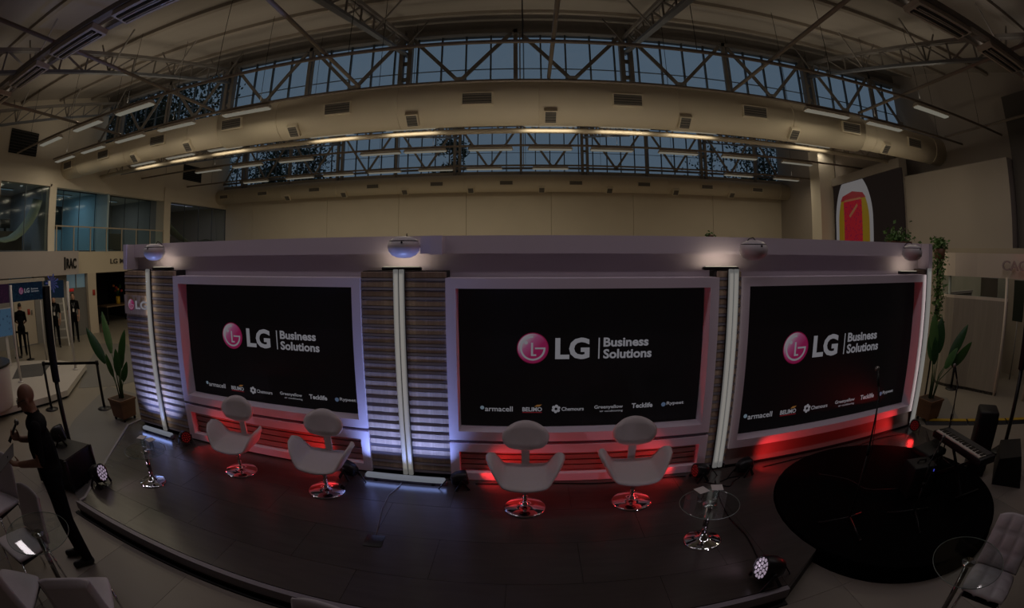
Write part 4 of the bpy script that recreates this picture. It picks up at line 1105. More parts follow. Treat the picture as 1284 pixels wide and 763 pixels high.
# the man in the foreground: side on, head bowed, microphone in one hand, papers in the other
def mic_man(t, V, hm, k):
    p0 = V(-0.085, -0.30, 1.27); d = Vector((0.25, -0.5, -0.55)).normalized()
    a = MB().tube([p0 - d * 0.09, p0 + d * 0.09], [0.012, 0.017], 12).build('microphone', BLACK, t)
    MB().ell(p0 - d * 0.115, (0.028, 0.028, 0.028), 12, 8).build('grille_ball', MATS['mic_mesh'], a)
    g = MB(); 
    for q in (-1, 1):
        g.tube([hm @ Vector((q * 0.012 + q * 0.026 * (1 + math.cos(u)), 0.10, 0.008 + 0.02 * math.sin(u))) for u in [2 * PI * i / 14 for i in range(15)]], 0.003, 6)
        g.tube([hm @ Vector((q * 0.066, 0.095, 0.012)), hm @ Vector((q * 0.082, 0.0, 0.012))], 0.003, 6)
    g.build('glasses', BLACK, t)
man = person('bald man in black holding a microphone, standing side on in the left foreground', (-3.86, 1.77, 0), math.radians(-30), 1.74,
       [(-1, (-0.27, -0.05, 1.13), (-0.12, -0.235, 1.20), (0.35, -0.75, 0.55), (0.6, 0.4, 0.3)), (1, (0.25, -0.04, 1.11), (0.13, -0.28, 1.07), (-0.3, -1, 0.1), (0, 0, 1))],
       vox=0.0085, hair=False, skin=SKIN, legspread=0.085, bulk=1.2, extras=mic_man, lean=0.05)
o = MB().add([(-0.10, -0.14, 0), (0.10, -0.14, 0), (0.10, 0.14, 0.02), (-0.10, 0.14, 0.02), (-0.10, -0.14, 0.004), (0.10, -0.14, 0.004), (0.10, 0.14, 0.024), (-0.10, 0.14, 0.024)],
             [(0, 3, 2, 1), (4, 5, 6, 7), (0, 1, 5, 4), (1, 2, 6, 5), (2, 3, 7, 6), (3, 0, 4, 7)]).build('paper_sheet', mat('grey_paper', (0.16, 0.15, 0.15), 0.7, noise=(20, 0.05)), None, (-4.02, 1.36, 1.10), (0.5, 0.2, math.radians(-30)))
tag(o, 'sheet of paper held by the man in the left foreground', 'paper')

# ================================================================== foreground seats
SEATW = mat('white_upholstery', (0.50, 0.46, 0.50), 0.5, noise=(25, 0.05), bump=0.05)
def tuft_fn(w_, h_, nx, nz, amp):
    return lambda u, v: (u * w_ / 2, 0, v * h_ / 2)
def visitor_chair(lab, x, y, rz, tuft=True, z=0.0):
    """white padded shell chair on chrome legs, facing local -Y"""
    t = thing('visitor_chair', lab, 'chair', (x, y, z), rz, group='white padded chairs in the foreground')
    def pad(u, v, w_, L, amp):
        e = (1 - u ** 6) * (1 - v ** 6)
        q = 0.0
        if tuft: q = amp * abs(math.sin(u * PI * 1.5 + PI / 2)) ** 0.5 * abs(math.sin(v * PI * 1.5 + PI / 2)) ** 0.5
        return 0.02 * e + q * e
    shape = lambda u, v: math.sqrt(max(0.05, 1 - 0.18 * abs(u * v) ** 3))
    m = MB(); shell_grid(m, lambda u, v: (u * 0.24 * shape(u, v), v * 0.23 * shape(u, v), 0.45 + pad(u, v, 0.48, 0.46, 0.02) - 0.02 * v), 24, 24, 0.07)
    m.build('seat', SEATW, t)
    m = MB(); Mb = Matrix.Translation((0, 0.22, 0.44)) @ Matrix.Rotation(math.radians(-14), 4, 'X')
    def bf(u, v):
        return Mb @ Vector((u * 0.235 * (1 - 0.10 * (v + 1) / 2), -pad(u, v, .48, .46, 0.02) - 0.0 + 0.015 * u * u * -1, (v + 1) / 2 * 0.44 * shape(u, v)))
    shell_grid(m, lambda u, v: bf(u, v), 24, 24, 0.06)
    m.build('backrest', SEATW, t)
    for sx in (-1, 1):
        MB().tube([(sx * 0.20, -0.19, 0.41), (sx * 0.22, -0.22, 0.012)], 0.012, 8).build('leg', CHROME, t)
        MB().tube([(sx * 0.20, 0.19, 0.41), (sx * 0.22, 0.24, 0.012)], 0.012, 8).build('leg', CHROME, t)
    MB().box(-0.2, 0.2, -0.19, 0.19, 0.385, 0.40).build('seat_frame', BLACKMET, t)
visitor_chair('white padded chair behind the left foreground glass table', -3.90, 1.13, math.radians(4), False)
visitor_chair('white chair back at the left edge of the picture behind the man', -4.80, 1.28, math.radians(20), False)
visitor_chair('white padded chair at the bottom left corner', -3.38, 0.66, math.radians(216), False)
visitor_chair('white padded chair at the bottom left, right of the corner chair', -2.83, 1.13, math.radians(228), False)
visitor_chair('white chair back just peeking over the bottom edge left of the middle', -1.06, 1.36, math.radians(-6), False)
visitor_chair('white tufted chair at the bottom right corner beside the glass table', 3.24, 1.10, math.radians(-70), True)
make_table('round glass table in the left foreground before the white chair', (-3.45, 1.2, 0), 0.72, 0.33, 0.2)
make_table('round glass table in the right foreground before the tufted chair', (2.9, 1.27, 0), 0.72, 0.33, 0.2)

# large floor tiles of the hall close to the stage
fl = bpy.data.objects['floor']
TILE = [mat('hall_tile_%d' % i, c, 0.4, noise=(1.5, 0.08)) for i, c in enumerate([(0.235, 0.205, 0.175), (0.27, 0.24, 0.20), (0.21, 0.185, 0.16)])]
for i in range(-8, 8):
    for j in range(-1, 3):
        x, y = i * 0.9 - 0.1, 2.30 - (j + 1) * 0.9
        tm = MB().box(0.002, 0.898, 0.002, 0.898, 0.0, 0.003).build('tile', TILE[(i * 7 + j * 3) % 3], fl, (x, y, 0))
for poly in ([(-6.0, 4.7), (-5.3, 3.45), (-4.75, 2.5), (-6.2, 2.9), (-7.4, 4.3), (-8.6, 6.2), (-7.0, 6.2)], [(-10.6, 6.9), (-9.1, 5.6), (-8.4, 6.4), (-8.2, 7.6), (-12.2, 9.9), (-13.2, 9.4)],
             [(6.3, 6.1), (7.9, 5.9), (8.05, 5.6), (7.2, 4.6), (6.3, 4.9)]):
    MB().prism(poly, 0.0, 0.004).build('floor_inlay', GREYPATH, fl)

# ================================================================== left side, ground floor
GWALL = mat('booth_cream', (0.52, 0.45, 0.36), 0.7, noise=(1.5, 0.05)); GGREY = mat('booth_grey', (0.26, 0.25, 0.24), 0.7, noise=(1.5, 0.06))
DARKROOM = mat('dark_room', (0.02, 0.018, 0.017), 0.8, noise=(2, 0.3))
struct(MB().box(-15.5, -15.25, -5, 6.6, 0, 2.14).build('wall_left', GGREY))
dr = struct(MB().box(-15.42, -15.28, 6.75, 7.75, 0.02, 2.1).build('door_1', GWALL))
MB().box(-15.29, -15.26, 7.55, 7.62, 0.95, 1.1).build('door_handle', CHROME, dr); MB().box(-15.28, -15.26, 6.72, 6.78, 0, 2.12).build('door_frame', GGREY, dr)
struct(MB().box(-15.5, -15.3, 7.78, 9.4, 0, 2.14).build('wall_left', GGREY))
w3 = struct(MB().box(-15.4, -15.36, 9.4, 10.4, 1.66, 2.14).build('window_3', mat('lit_blue_window', (0.2, 0.3, 0.35), 0.3, noise=(2, 0.1), emit=(0.45, 0.72, 0.9), estr=0.055)))
for y in (9.4, 9.9, 10.4): MB().box(-15.36, -15.32, y - 0.02, y + 0.02, 1.66, 2.14).build('window_frame', GGREY, w3)
struct(MB().box(-15.5, -15.3, 9.4, 10.4, 0, 1.66).build('wall_left', mat('counter_grey', (0.16, 0.155, 0.15), 0.7, noise=(1.5, 0.06))))
struct(MB().box(-15.55, -15.15, 10.4, 10.85, 0, 2.14).build('wall_left', GWALL), 'cream pier beside the dark exhibition room on the left')
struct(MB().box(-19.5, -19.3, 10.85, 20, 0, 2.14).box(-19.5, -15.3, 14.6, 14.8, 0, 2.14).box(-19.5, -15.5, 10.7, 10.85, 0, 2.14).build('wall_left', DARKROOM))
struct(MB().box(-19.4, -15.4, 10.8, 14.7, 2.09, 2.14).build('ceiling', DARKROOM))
def sign(name, x, y, z, hy, hz, col, lab, est=0.0):
    m = mat('sign_%s' % lab[:14].replace(' ', '_'), col, 0.5, noise=(9, 0.05), emit=col, estr=est) if est else mat('sign_%s' % lab[:14].replace(' ', '_'), col, 0.5, noise=(9, 0.05))
    tag(MB().bevbox(x, x + 0.015, y - hy, y + hy, z - hz, z + hz, 0.003, 1).build(name, m), lab, 'sign')
sign('exit_sign', -15.3, 9.62, 1.6, 0.12, 0.05, (0.6, 0.03, 0.03), 'small red glowing sign under the blue window', 0.10)
sign('safety_sign', -15.28, 7.45, 1.05, 0.06, 0.09, (0.35, 0.03, 0.02), 'red safety sign on the cream door panel')
sign('safety_sign', -15.15, 10.7, 1.45, 0.07, 0.1, (0.35, 0.04, 0.03), 'red safety sign on the cream pier')
ex = thing('fire_extinguisher', 'red fire extinguisher on the floor beside the cream pier', 'extinguisher', (-15.0, 11.0, 0))
MB().lathe([(0.07, 0.0), (0.08, 0.03), (0.08, 0.40), (0.05, 0.47), (0.025, 0.5)], 16).build('cylinder', mat('extinguisher_red', (0.5, 0.02, 0.015), 0.35, noise=(9, 0.05)), ex)
MB().bar((0, 0, 0.5), (0.0, 0.09, 0.55), 0.025).build('handle', BLACKMET, ex); MB().tube([(0, 0, 0.5), (0.09, 0, 0.45), (0.1, 0, 0.2)], 0.012, 6).build('hose', BLACK, ex)
ds = thing('reception_desk', 'dark desk with wood top in the dark exhibition room', 'desk', (-16.8, 13.2, 0))
MB().box(-0.4, 0.4, -0.9, 0.9, 0.70, 0.75).build('desk_top', mat('desk_wood', (0.22, 0.14, 0.08), 0.4, noise=(4, 0.2, (1, 5, 1))), ds)
for sy in (-0.85, 0.85):
    for sx in (-0.35, 0.35): MB().box(sx - 0.03, sx + 0.03, sy - 0.03, sy + 0.03, 0, 0.7).build('leg', BLACKMET, ds)
vs2 = thing('flower_vase', 'yellow vase with red and orange flowers on the dark desk', 'vase', (-16.75, 13.3, 0.75))
MB().lathe([(0.09, 0.0), (0.11, 0.02), (0.11, 0.32), (0.10, 0.32), (0.10, 0.05)], 18).build('vase_body', mat('vase_yellow', (0.55, 0.33, 0.02), 0.4, noise=(9, 0.05)), vs2)
LEAFM = mat('leaf_green', (0.035, 0.12, 0.025), 0.45, noise=(12, 0.3)); LEAFD = mat('leaf_dark', (0.02, 0.075, 0.02), 0.45, noise=(12, 0.3))
FLOW = [mat('petal_red', (0.55, 0.05, 0.03), 0.6, noise=(20, 0.2)), mat('petal_orange', (0.6, 0.2, 0.03), 0.6, noise=(20, 0.2))]
for i in range(9):
    a = i * 2.4; r = 0.05 + 0.022 * i; z = 0.55 + 0.07 * (i % 4)
    p = Vector((r * math.cos(a), r * math.sin(a), z))
    MB().tube([(0, 0, 0.3), p], 0.008, 5).build('stem', LEAFM, vs2)
    MB().ell(p, (0.07, 0.07, 0.055), 8, 6).build('bloom', FLOW[i % 2] if i % 3 else LEAFM, vs2)
# stepladder
ld = thing('stepladder', 'white aluminium stepladder between the two people on the left', 'ladder', (-14.35, 8.35, 0), math.radians(60))
ALU = mat('ladder_alu', (0.55, 0.53, 0.50), 0.35, 0.4, noise=(9, 0.1))
for sx in (-1, 1):
    MB().bar((sx * 0.30, -0.35, 0), (sx * 0.2, 0, 1.75), 0.06, 0.04).build('rail', ALU, ld); MB().bar((sx * 0.30, 0.45, 0), (sx * 0.2, 0.04, 1.72), 0.05, 0.03).build('rear_rail', ALU, ld)
for i in range(6):
    z = 0.25 + i * 0.26; f = z / 1.75
    MB().box(-0.29 + 0.1 * f, 0.29 - 0.1 * f, -0.35 * (1 - f) - 0.05, -0.35 * (1 - f) + 0.05, z - 0.02, z + 0.02).build('tread', ALU, ld)
# curved white demonstration platform with poles and ring display
cp = thing('round_booth_platform', 'low white curved demonstration platform on the left', 'platform', (0, 0, 0))
plat = [(-12.6, 2.2), (-9.2, 2.2), (-8.75, 3.1), (-8.68, 3.8), (-8.62, 4.4), (-8.66, 5.0), (-9.4, 5.8), (-10.27, 6.72), (-10.9, 6.62), (-11.57, 6.43), (-12.38, 5.5)]
MB().prism(plat, 0.05, 0.16).build('deck', mat('platform_white', (0.50, 0.46, 0.42), 0.5, noise=(1, 0.05)), cp)
MB().prism(inset(plat, 0.05), 0.0, 0.05).build('kick_board', BLACK, cp)
MB().prism([(-11.9, 5.2), (-10.7, 4.4), (-10.3, 5.2), (-11.4, 6.2)], 0.16, 0.164).build('floor_mat', mat('mat_charcoal', (0.09, 0.085, 0.085), 0.9, noise=(60, 0.3)), cp)
PW = mat('pole_white', (0.55, 0.52, 0.50), 0.4, noise=(5, 0.05))
for i, (x, y) in enumerate([(-10.24, 4.48), (-10.85, 6.05), (-10.08, 6.22)]):
    o = thing('booth_pole', '%s white booth pole on the curved platform' % ('near', 'middle', 'rear')[i], 'pole', (x, y, 0.16))
    MB().tube([(0, 0, 0.02), (0, 0, 2.0)], 0.035, 10).build('shaft', PW, o); MB().lathe([(0.09, 0), (0.09, 0.015), (0.04, 0.03)], 16).build('foot_plate', PW, o)
def scrn_mat(name, base, spots, sc_=30, lo=0.45, hi=0.6, est=0.45):
    m = bpy.data.materials.new(name); m.use_nodes = True; nt = m.node_tree; b = nt.nodes['Principled BSDF']
    b.inputs['Base Color'].default_value = (0.003, 0.003, 0.003, 1); b.inputs['Roughness'].default_value = 0.9; b.inputs['Specular IOR Level'].default_value = 0.05
    tc = nt.nodes.new('ShaderNodeTexCoord'); vz = nt.nodes.new('ShaderNodeTexVoronoi'); vz.inputs['Scale'].default_value = sc_
    nz = nt.nodes.new('ShaderNodeTexNoise'); nz.inputs['Scale'].default_value = 2.5
    cr = nt.nodes.new('ShaderNodeValToRGB'); cr.color_ramp.elements[0].color = (*spots, 1); cr.color_ramp.elements[0].position = 0.15
    cr.color_ramp.elements[1].color = (*base, 1); cr.color_ramp.elements[1].position = 0.32
    hs = nt.nodes.new('ShaderNodeMix'); hs.data_type = 'RGBA'; hs.inputs[7].default_value = (*base, 1)
    mr = nt.nodes.new('ShaderNodeMapRange'); mr.inputs['From Min'].default_value = lo; mr.inputs['From Max'].default_value = hi
    nt.links.new(tc.outputs['Object'], vz.inputs['Vector']); nt.links.new(tc.outputs['Object'], nz.inputs['Vector'])
    nt.links.new(vz.outputs['Distance'], cr.inputs[0]); nt.links.new(nz.outputs[0], mr.inputs['Value']); nt.links.new(mr.outputs[0], hs.inputs[0])
    nt.links.new(cr.outputs[0], hs.inputs[6]); nt.links.new(hs.outputs[2], b.inputs['Emission Color']); b.inputs['Emission Strength'].default_value = est
    MATS[name] = m
    return m
NAVY = scrn_mat('slide_navy', (0.004, 0.010, 0.022), (0.02, 0.06, 0.08)); MAG = scrn_mat('slide_magenta', (0.02, 0.008, 0.02), (0.09, 0.02, 0.05)); NAVY2 = scrn_mat('slide_blue', (0.008, 0.016, 0.028), (0.012, 0.02, 0.04))
SKYB = scrn_mat('slide_sky', (0.05, 0.10, 0.16), (0.02, 0.03, 0.06), 9)
rd = thing('ring_display', 'hanging faceted display over the curved platform showing a round pink emblem', 'display', (-12.0, 0, 0))
RX = Matrix.Rotation(PI / 2, 4, 'Z')
MB().box(-0.08, 0.0, 4.6, 5.18, 1.67, 2.11).build('panel', MAG, rd)
pan = MB().box(-0.08, 0.0, 5.22, 6.42, 1.67, 2.12).build('panel', NAVY, rd)
MB().add([(0.0, 6.48, 1.69), (0.55, 6.9, 1.69), (0.55, 6.9, 2.13), (0.0, 6.48, 2.13), (-0.06, 6.53, 1.69), (0.49, 6.95, 1.69), (0.49, 6.95, 2.13), (-0.06, 6.53, 2.13)],
         [(0, 1, 2, 3), (7, 6, 5, 4), (0, 4, 5, 1), (3, 2, 6, 7), (0, 3, 7, 4), (1, 5, 6, 2)]).build('panel', NAVY2, rd)
MB().box(-0.1, 0.04, 4.4, 6.5, 2.12, 2.2).build('truss_rail', PALESTEEL, rd)
for yy_, zz_ in ((4.5, 0.16), (6.35, 0.0)): MB().tube([(-0.05, yy_, zz_), (-0.05, yy_, 2.14)], 0.03, 8).build('support_post', PW, rd)
# lettering faces +X here: build on a pivot turned by 90 degrees
pv = bpy.data.objects.new('slide_print', None); COL.objects.link(pv); pv.parent = rd; pv.location = (0.006, 0, 0); pv.rotation_euler = (0, 0, PI / 2)
def on_pv(o): o.parent = pv; return o
EMW = emis('slide_white', (0.9, 0.92, 1.0), 0.15)
disc_logo(pv, 5.62, 0.0, 1.92, 0.085, pink=emis('slide_pink', (0.8, 0.1, 0.45), 0.14), white=EMW, rim=emis('slide_crimson', (0.8, 0.02, 0.2), 0.12))
text_on('lettering', 'LG', 5.74, 5.93, 1.865, 1.975, 0.0, EMW, pv, bold=0.03)
text_on('lettering', 'Business', 5.99, 6.25, 1.93, 1.975, 0.0, EMW, pv, bold=0.02)
text_on('lettering', 'Solutions', 5.99, 6.27, 1.87, 1.915, 0.0, EMW, pv, bold=0.02)
bs = MB()
for i in range(14):
    a = i / 14 * 2 * PI; r = 0.16 + 0.06 * (i % 2)
    bs.add([(0, 0, 0), (r * math.cos(a - 0.12), 0, r * math.sin(a - 0.12)), (r * 1.15 * math.cos(a), 0, r * 1.15 * math.sin(a)), (r * math.cos(a + 0.12), 0, r * math.sin(a + 0.12))], [(0, 1, 2, 3)])
bs.build('burst_print', emis('slide_violet', (0.25, 0.3, 1.0), 0.10), rd, (0.25, 6.66, 2.06), (0, 0, math.radians(37)))
bd = thing('blue_display', 'sky blue display at the left edge above the round counter', 'display', (-12.0, 4.98, 0.9))
MB().box(-0.05, 0, -0.3, 0.28, 0.0, 0.63).build('panel', SKYB, bd); MB().box(-0.09, -0.05, -0.32, 0.3, -0.02, 0.65).build('casing', PW, bd); MB().box(-0.09, -0.04, -0.05, 0.05, -0.74, 0.0).build('stand', PW, bd)
kc = thing('round_counter', 'round white counter with dark top at the left edge', 'counter', (-9.05, 3.05, 0.16))
MB().lathe([(0.52, 0.0), (0.56, 0.05), (0.62, 0.72), (0.62, 0.74)], 40).build('body', mat('counter_white', (0.5, 0.46, 0.47), 0.4, noise=(1, 0.04)), kc)
MB().lathe([(0.64, 0.74), (0.64, 0.775)], 40, smooth=False).build('counter_top', mat('counter_dark', (0.02, 0.02, 0.022), 0.25, noise=(4, 0.1)), kc)
# barrier posts
def stanchion(lab, x, y, z, h, to=None):
    t = thing('barrier_post', lab, 'barrier post', (x, y, z), 0, group='black barrier posts')
    MB().lathe([(0.15, 0), (0.15, 0.012), (0.08, 0.03), (0.03, 0.04)], 24).build('base_disc', BLACKMET, t)
    MB().tube([(0, 0, 0.03), (0, 0, h)], 0.03, 12).build('post', BLACKMET, t); MB().tube([(0, 0, h - 0.07), (0, 0, h)], 0.038, 12).build('belt_cassette', BLACK, t)
    if to:
        d = Vector((to[0] - x, to[1] - y, 0)); n = d.normalized().cross(Vector((0, 0, 1))) * 0.002
        a, b = Vector((0, 0, h - 0.06)), d + Vector((0, 0, h - 0.06)); u = Vector((0, 0, 0.05))
        MB().add([a - n, b - n, b - n + u, a - n + u, a + n, b + n, b + n + u, a + n + u], [(0, 1, 2, 3), (7, 6, 5, 4), (0, 4, 5, 1), (3, 2, 6, 7), (0, 3, 7, 4), (1, 5, 6, 2)]).build('belt', BLACK, t)
stanchion('black barrier post beside the potted plant on the left', -7.37, 5.11, 0, 0.88, (-8.31, 4.28))
stanchion('black barrier post left of the plant, at the far end of the belt', -8.31, 4.28, 0, 0.88)
stanchion('distant black barrier post before the cream door', -13.1, 6.25, 0, 0.75, (-13.7, 6.05))
stanchion('distant black barrier post at the left end of the far belt', -13.7, 6.05, 0, 0.75)
stanchion('black barrier post behind the right booth plant', 8.68, 5.99, 0, 0.85)
# fascia lettering on the mezzanine (faces +X)
pv2 = thing('fascia_sign', 'dark grey letters on the cream mezzanine fascia on the left', 'sign', (XL + 0.055, 0, 0), PI / 2)
text_on('lettering', 'LG MAG', 11.66, 12.95, 2.45, 2.63, -0.01, mat('letter_grey', (0.06, 0.055, 0.05), 0.5, noise=(9, 0.1)), pv2, depth=0.02, bold=0.01)
pv3 = thing('fascia_sign', 'black stylised letters at the end of the curved fascia', 'sign', (XL + 0.355, 0, 0), PI / 2)
MB().box(9.02, 9.09, -0.02, 0.0, 2.3, 2.72).build('letter_bar', BLACK, pv3)
text_on('lettering', 'RAC', 9.13, 9.62, 2.34, 2.68, -0.01, BLACK, pv3, depth=0.02, bold=0.03)

# ================================================================== mezzanine offices
BLUEP = mat('blue_room_wall', (0.42, 0.55, 0.62), 0.7, noise=(1, 0.05)); OFLOOR = mat('office_floor', (0.2, 0.17, 0.15), 0.6, noise=(2, 0.1))
struct(MB().box(-19.4, -15.3, 11.55, 11.65, 2.9, 5.13).box(-19.4, -19.2, 8.75, 11.55, 2.9, 5.13).build('wall_left', BLUEP), 'pale blue walls of the lit corner office')
struct(MB().box(-19.4, -15.5, 8.45, 8.6, 2.9, 5.13).box(-19.4, -15.6, 15.0, 15.12, 2.9, 5.13).build('wall_left', mat('office_side', (0.32, 0.33, 0.34), 0.7, noise=(1, 0.05))))
def glazing(n, x, ys, z0, z1):
    wdw = bpy.data.objects.new('window_%d' % n, None); COL.objects.link(wdw); wdw.location = (x, 0, 0); struct(wdw)
    for a, b in zip(ys[:-1], ys[1:]):
        MB().box(-0.006, 0.006, a + 0.012, b - 0.012, z0, z1).build('pane', OFFGLASS, wdw)
        MB().box(-0.015, 0.015, b - 0.012, b + 0.012, z0, z1).build('mullion', MULL, wdw)
    MB().box(-0.025, 0.025, ys[0], ys[-1], z1, z1 + 0.04).build('head', MULL, wdw); MB().box(-0.025, 0.025, ys[0], ys[-1], z0 - 0.02, z0 + 0.02).build('sill', MULL, wdw)
glazing(4, -15.25, [6.1, 7.3, 8.42], 2.94, 5.02); glazing(5, -16.2, [8.75, 9.7, 10.6, 11.5, 12.4, 13.3, 14.2, 15.0], 2.94, 5.08); glazing(6, -15.22, [15.4, 16.5, 17.6, 18.7, 19.9], 2.94, 4.95)
rail = thing('balcony_railing', 'pale balcony railing with glass infill along the mezzanine', 'railing', (-15.12, 0, 2.9))
RAILM = mat('rail_beige', (0.45, 0.37, 0.28), 0.45, noise=(5, 0.08))
MB().box(-0.03, 0.03, 8.75, 14.95, 0.83, 0.87).build('top_rail', RAILM, rail)
for i in range(8):
    y = 8.8 + i * 0.872
    MB().box(-0.02, 0.02, y - 0.02, y + 0.02, 0, 0.84).build('post', RAILM, rail)
    if i < 7: MB().box(-0.005, 0.005, y + 0.03, y + 0.842, 0.06, 0.8).build('glass_panel', OFFGLASS, rail)
def office_light(lab, x, y, L, e, col, est):
    t = thing('office_light', lab, 'ceiling light', (x, y, 5.08))
    MB().box(-0.05, 0.05, -L / 2, L / 2, 0.0, 0.05).build('housing', PALESTEEL, t); MB().box(-0.04, 0.04, -L / 2 + 0.02, L / 2 - 0.02, -0.012, 0.0).build('diffuser', emis('office_tube_%d' % (est * 1000), col, est), t)
    light('office_glow', 'AREA', t, (0, 0, -0.03), (0, 0, 0), e, col, 0.3, L)
office_light('ceiling light in the blue corner office', -17.4, 10.2, 1.4, 8.0, (0.55, 0.84, 1.0), 0.16)
office_light('ceiling light in the glazed office behind the railing', -17.6, 13.2, 1.4, 6.0, (0.95, 0.92, 0.85), 0.16)
office_light('long pendant tube in the far upper office', -16.2, 17.2, 2.0, 6.0, (0.75, 0.72, 1.0), 0.17)
office_light('ceiling light in the nearest upper office', -17.3, 7.0, 1.2, 6.0, (0.75, 0.88, 1.0), 0.16)
def downlights(spots):
    for i, (x, y, w_) in enumerate(spots):
        o = MB().lathe([(0.06, 0), (0.06, 0.03)], 14).build('downlight', emis('downlight_white', (1, 0.97, 0.92), 0.22), None, (x, y, 5.10)); tag(o, w_, 'ceiling light')
downlights([(-16.6, 16.3, 'left round downlight in the far upper office'), (-16.6, 18.1, 'right round downlight in the far upper office'), (-16.4, 6.5, 'left round downlight in the nearest upper office'), (-16.4, 7.6, 'right round downlight in the nearest upper office')])
pic = thing('wall_screen', 'dark wall screen on the back wall of the blue office', 'screen', (-19.18, 11.1, 3.9))
MB().box(0, 0.04, -0.45, 0.35, 0.0, 0.95).build('frame', BLACK, pic); MB().box(0.04, 0.045, -0.42, 0.32, 0.03, 0.92).build('panel', mat('green_dark', (0.012, 0.022, 0.02), 0.3, noise=(6, 0.4)), pic)
NET = mat('hammock_net', (0.34, 0.34, 0.24), 0.9, noise=(40, 0.2))
def hammock(lab, x, pts, dep=0.9):
    t = thing('net_hammock', lab, 'hammock', (x, 0, 0)); m = MB(); vs_ = []; fs = []
    n = len(pts)
    for y, z in pts: vs_ += [(0, y, z), (-dep, y, z + 0.15), (0, y, z - 0.015), (-dep, y, z + 0.135)]
    for i in range(n - 1):
        a, b = 4 * i, 4 * i + 4; fs += [(a, b, b + 1, a + 1), (a + 2, a + 3, b + 3, b + 2), (a, a + 2, b + 2, b), (a + 1, b + 1, b + 3, a + 3)]
    fs += [(0, 1, 3, 2), (4 * n - 4, 4 * n - 2, 4 * n - 1, 4 * n - 3)]
    m.add(vs_, fs, True).build('net', NET, t)
    MB().tube([(0, *pts[0]), (-0.2, pts[0][0], 5.1)], 0.01, 5).build('rope', NET, t); MB().tube([(0, *pts[-1]), (-0.2, pts[-1][0], 5.1)], 0.01, 5).build('rope', NET, t)
hammock('pale net hammock sagging across the nearest upper office', -15.6, [(5.6, 3.45), (6.1, 3.28), (6.6, 3.22), (7.1, 3.3), (7.5, 3.5), (7.9, 3.85), (8.15, 4.2), (8.3, 4.6)])
hammock('pale net sloping down across the far upper office', -15.7, [(15.6, 4.35), (16.2, 4.0), (16.9, 3.6), (17.6, 3.3), (18.3, 3.18), (19.2, 3.25), (19.8, 3.4)])
def odesk(lab, x, y, L):
    t = thing('office_desk', lab, 'desk', (x, y, 2.9))
    MB().box(-0.35, 0.35, -L / 2, L / 2, 0.70, 0.74).build('desk_top', mat('office_desk_wood', (0.12, 0.085, 0.06), 0.5, noise=(5, 0.2)), t)
    MB().box(0.30, 0.34, -L / 2, L / 2, 0.1, 0.7).build('modesty_panel', MATS['office_desk_wood'], t)
    for s_ in (-1, 1): MB().box(-0.33, 0.3, s_ * (L / 2 - 0.03) - 0.02, s_ * (L / 2 - 0.03) + 0.02, 0, 0.7).build('side_leg', MATS['office_desk_wood'], t)
    MB().box(-0.02, 0.02, -0.25, 0.25, 0.86, 1.16).build('monitor', BLACK, t); MB().box(-0.08, 0.08, -0.03, 0.03, 0.74, 0.88).build('monitor_stand', BLACK, t)
odesk('dark desk with monitor in the nearest upper office', -17.3, 7.3, 1.5); odesk('dark desk with monitor behind the railing', -16.9, 12.6, 1.8); odesk('dark desk with monitor in the far upper office', -17.4, 16.7, 2.2)

# ================================================================== right side booth
BOOTHW = mat('booth_white', (0.62, 0.53, 0.45), 0.6, noise=(1, 0.04)); VENEER = mat('pale_veneer', (0.30, 0.26, 0.22), 0.55, noise=(3, 0.18, (6, 6, 0.4)), bump=0.03)
def path_wall(pts, z0, z1, th, inner=0.0):
    m = MB(); n = len(pts); P = [Vector((x, y)) for x, y in pts]; vs_ = []; fs = []
    for i, p in enumerate(P):
        d = (P[min(i + 1, n - 1)] - P[max(i - 1, 0)]).normalized(); nn = Vector((-d.y, d.x))
        a, b = p, p + nn * th
        vs_ += [(a.x, a.y, z0), (b.x, b.y, z0), (b.x, b.y, z1), (a.x, a.y, z1)]
    for i in range(n - 1):
        for k in range(4): fs.append((4 * i + k, 4 * i + (k + 1) % 4, 4 * i + 4 + (k + 1) % 4, 4 * i + 4 + k))
    fs += [(0, 3, 2, 1), (4 * n - 4, 4 * n - 3, 4 * n - 2, 4 * n - 1)]
    return m.add(vs_, fs)
CP = [(9.6, 3.2), (9.42, 4.2), (9.19, 4.9), (8.95, 5.72), (8.72, 6.25), (8.7, 6.5), (8.85, 6.75), (9.3, 6.9), (10.6, 7.0)]
CP = CP[::-1]
bt = thing('curved_booth', 'curved white exhibition booth with veneer counter front on the right', 'booth', (0, 0, 0))
path_wall(CP, 2.28, 2.75, 0.12).build('fascia', BOOTHW, bt)
path_wall(CP[:-2], 0.0, 1.84, 0.06).build('veneer_front', VENEER, bt); path_wall(CP[:-2], 1.84, 1.90, 0.09).build('counter_rail', BOOTHW, bt)
path_wall(CP[:-2], 0.0, 0.06, 0.065).build('plinth', BLACK, bt)
for x, y in [(8.78, 6.45), (9.19, 4.95), (9.45, 4.2)]: MB().tube([(x, y, 0), (x, y, 2.3)], 0.035, 10).build('post', BOOTHW, bt)
path_wall(CP[2:-2], 1.90, 2.28, 0.012).build('glass_screen', OFFGLASS, bt)
struct(MB().box(11.3, 11.4, 3.0, 10.3, 0, 2.9).build('wall_right', mat('booth_back', (0.36, 0.31, 0.25), 0.7, noise=(0.8, 0.15))), 'cream rear wall inside the right booth')
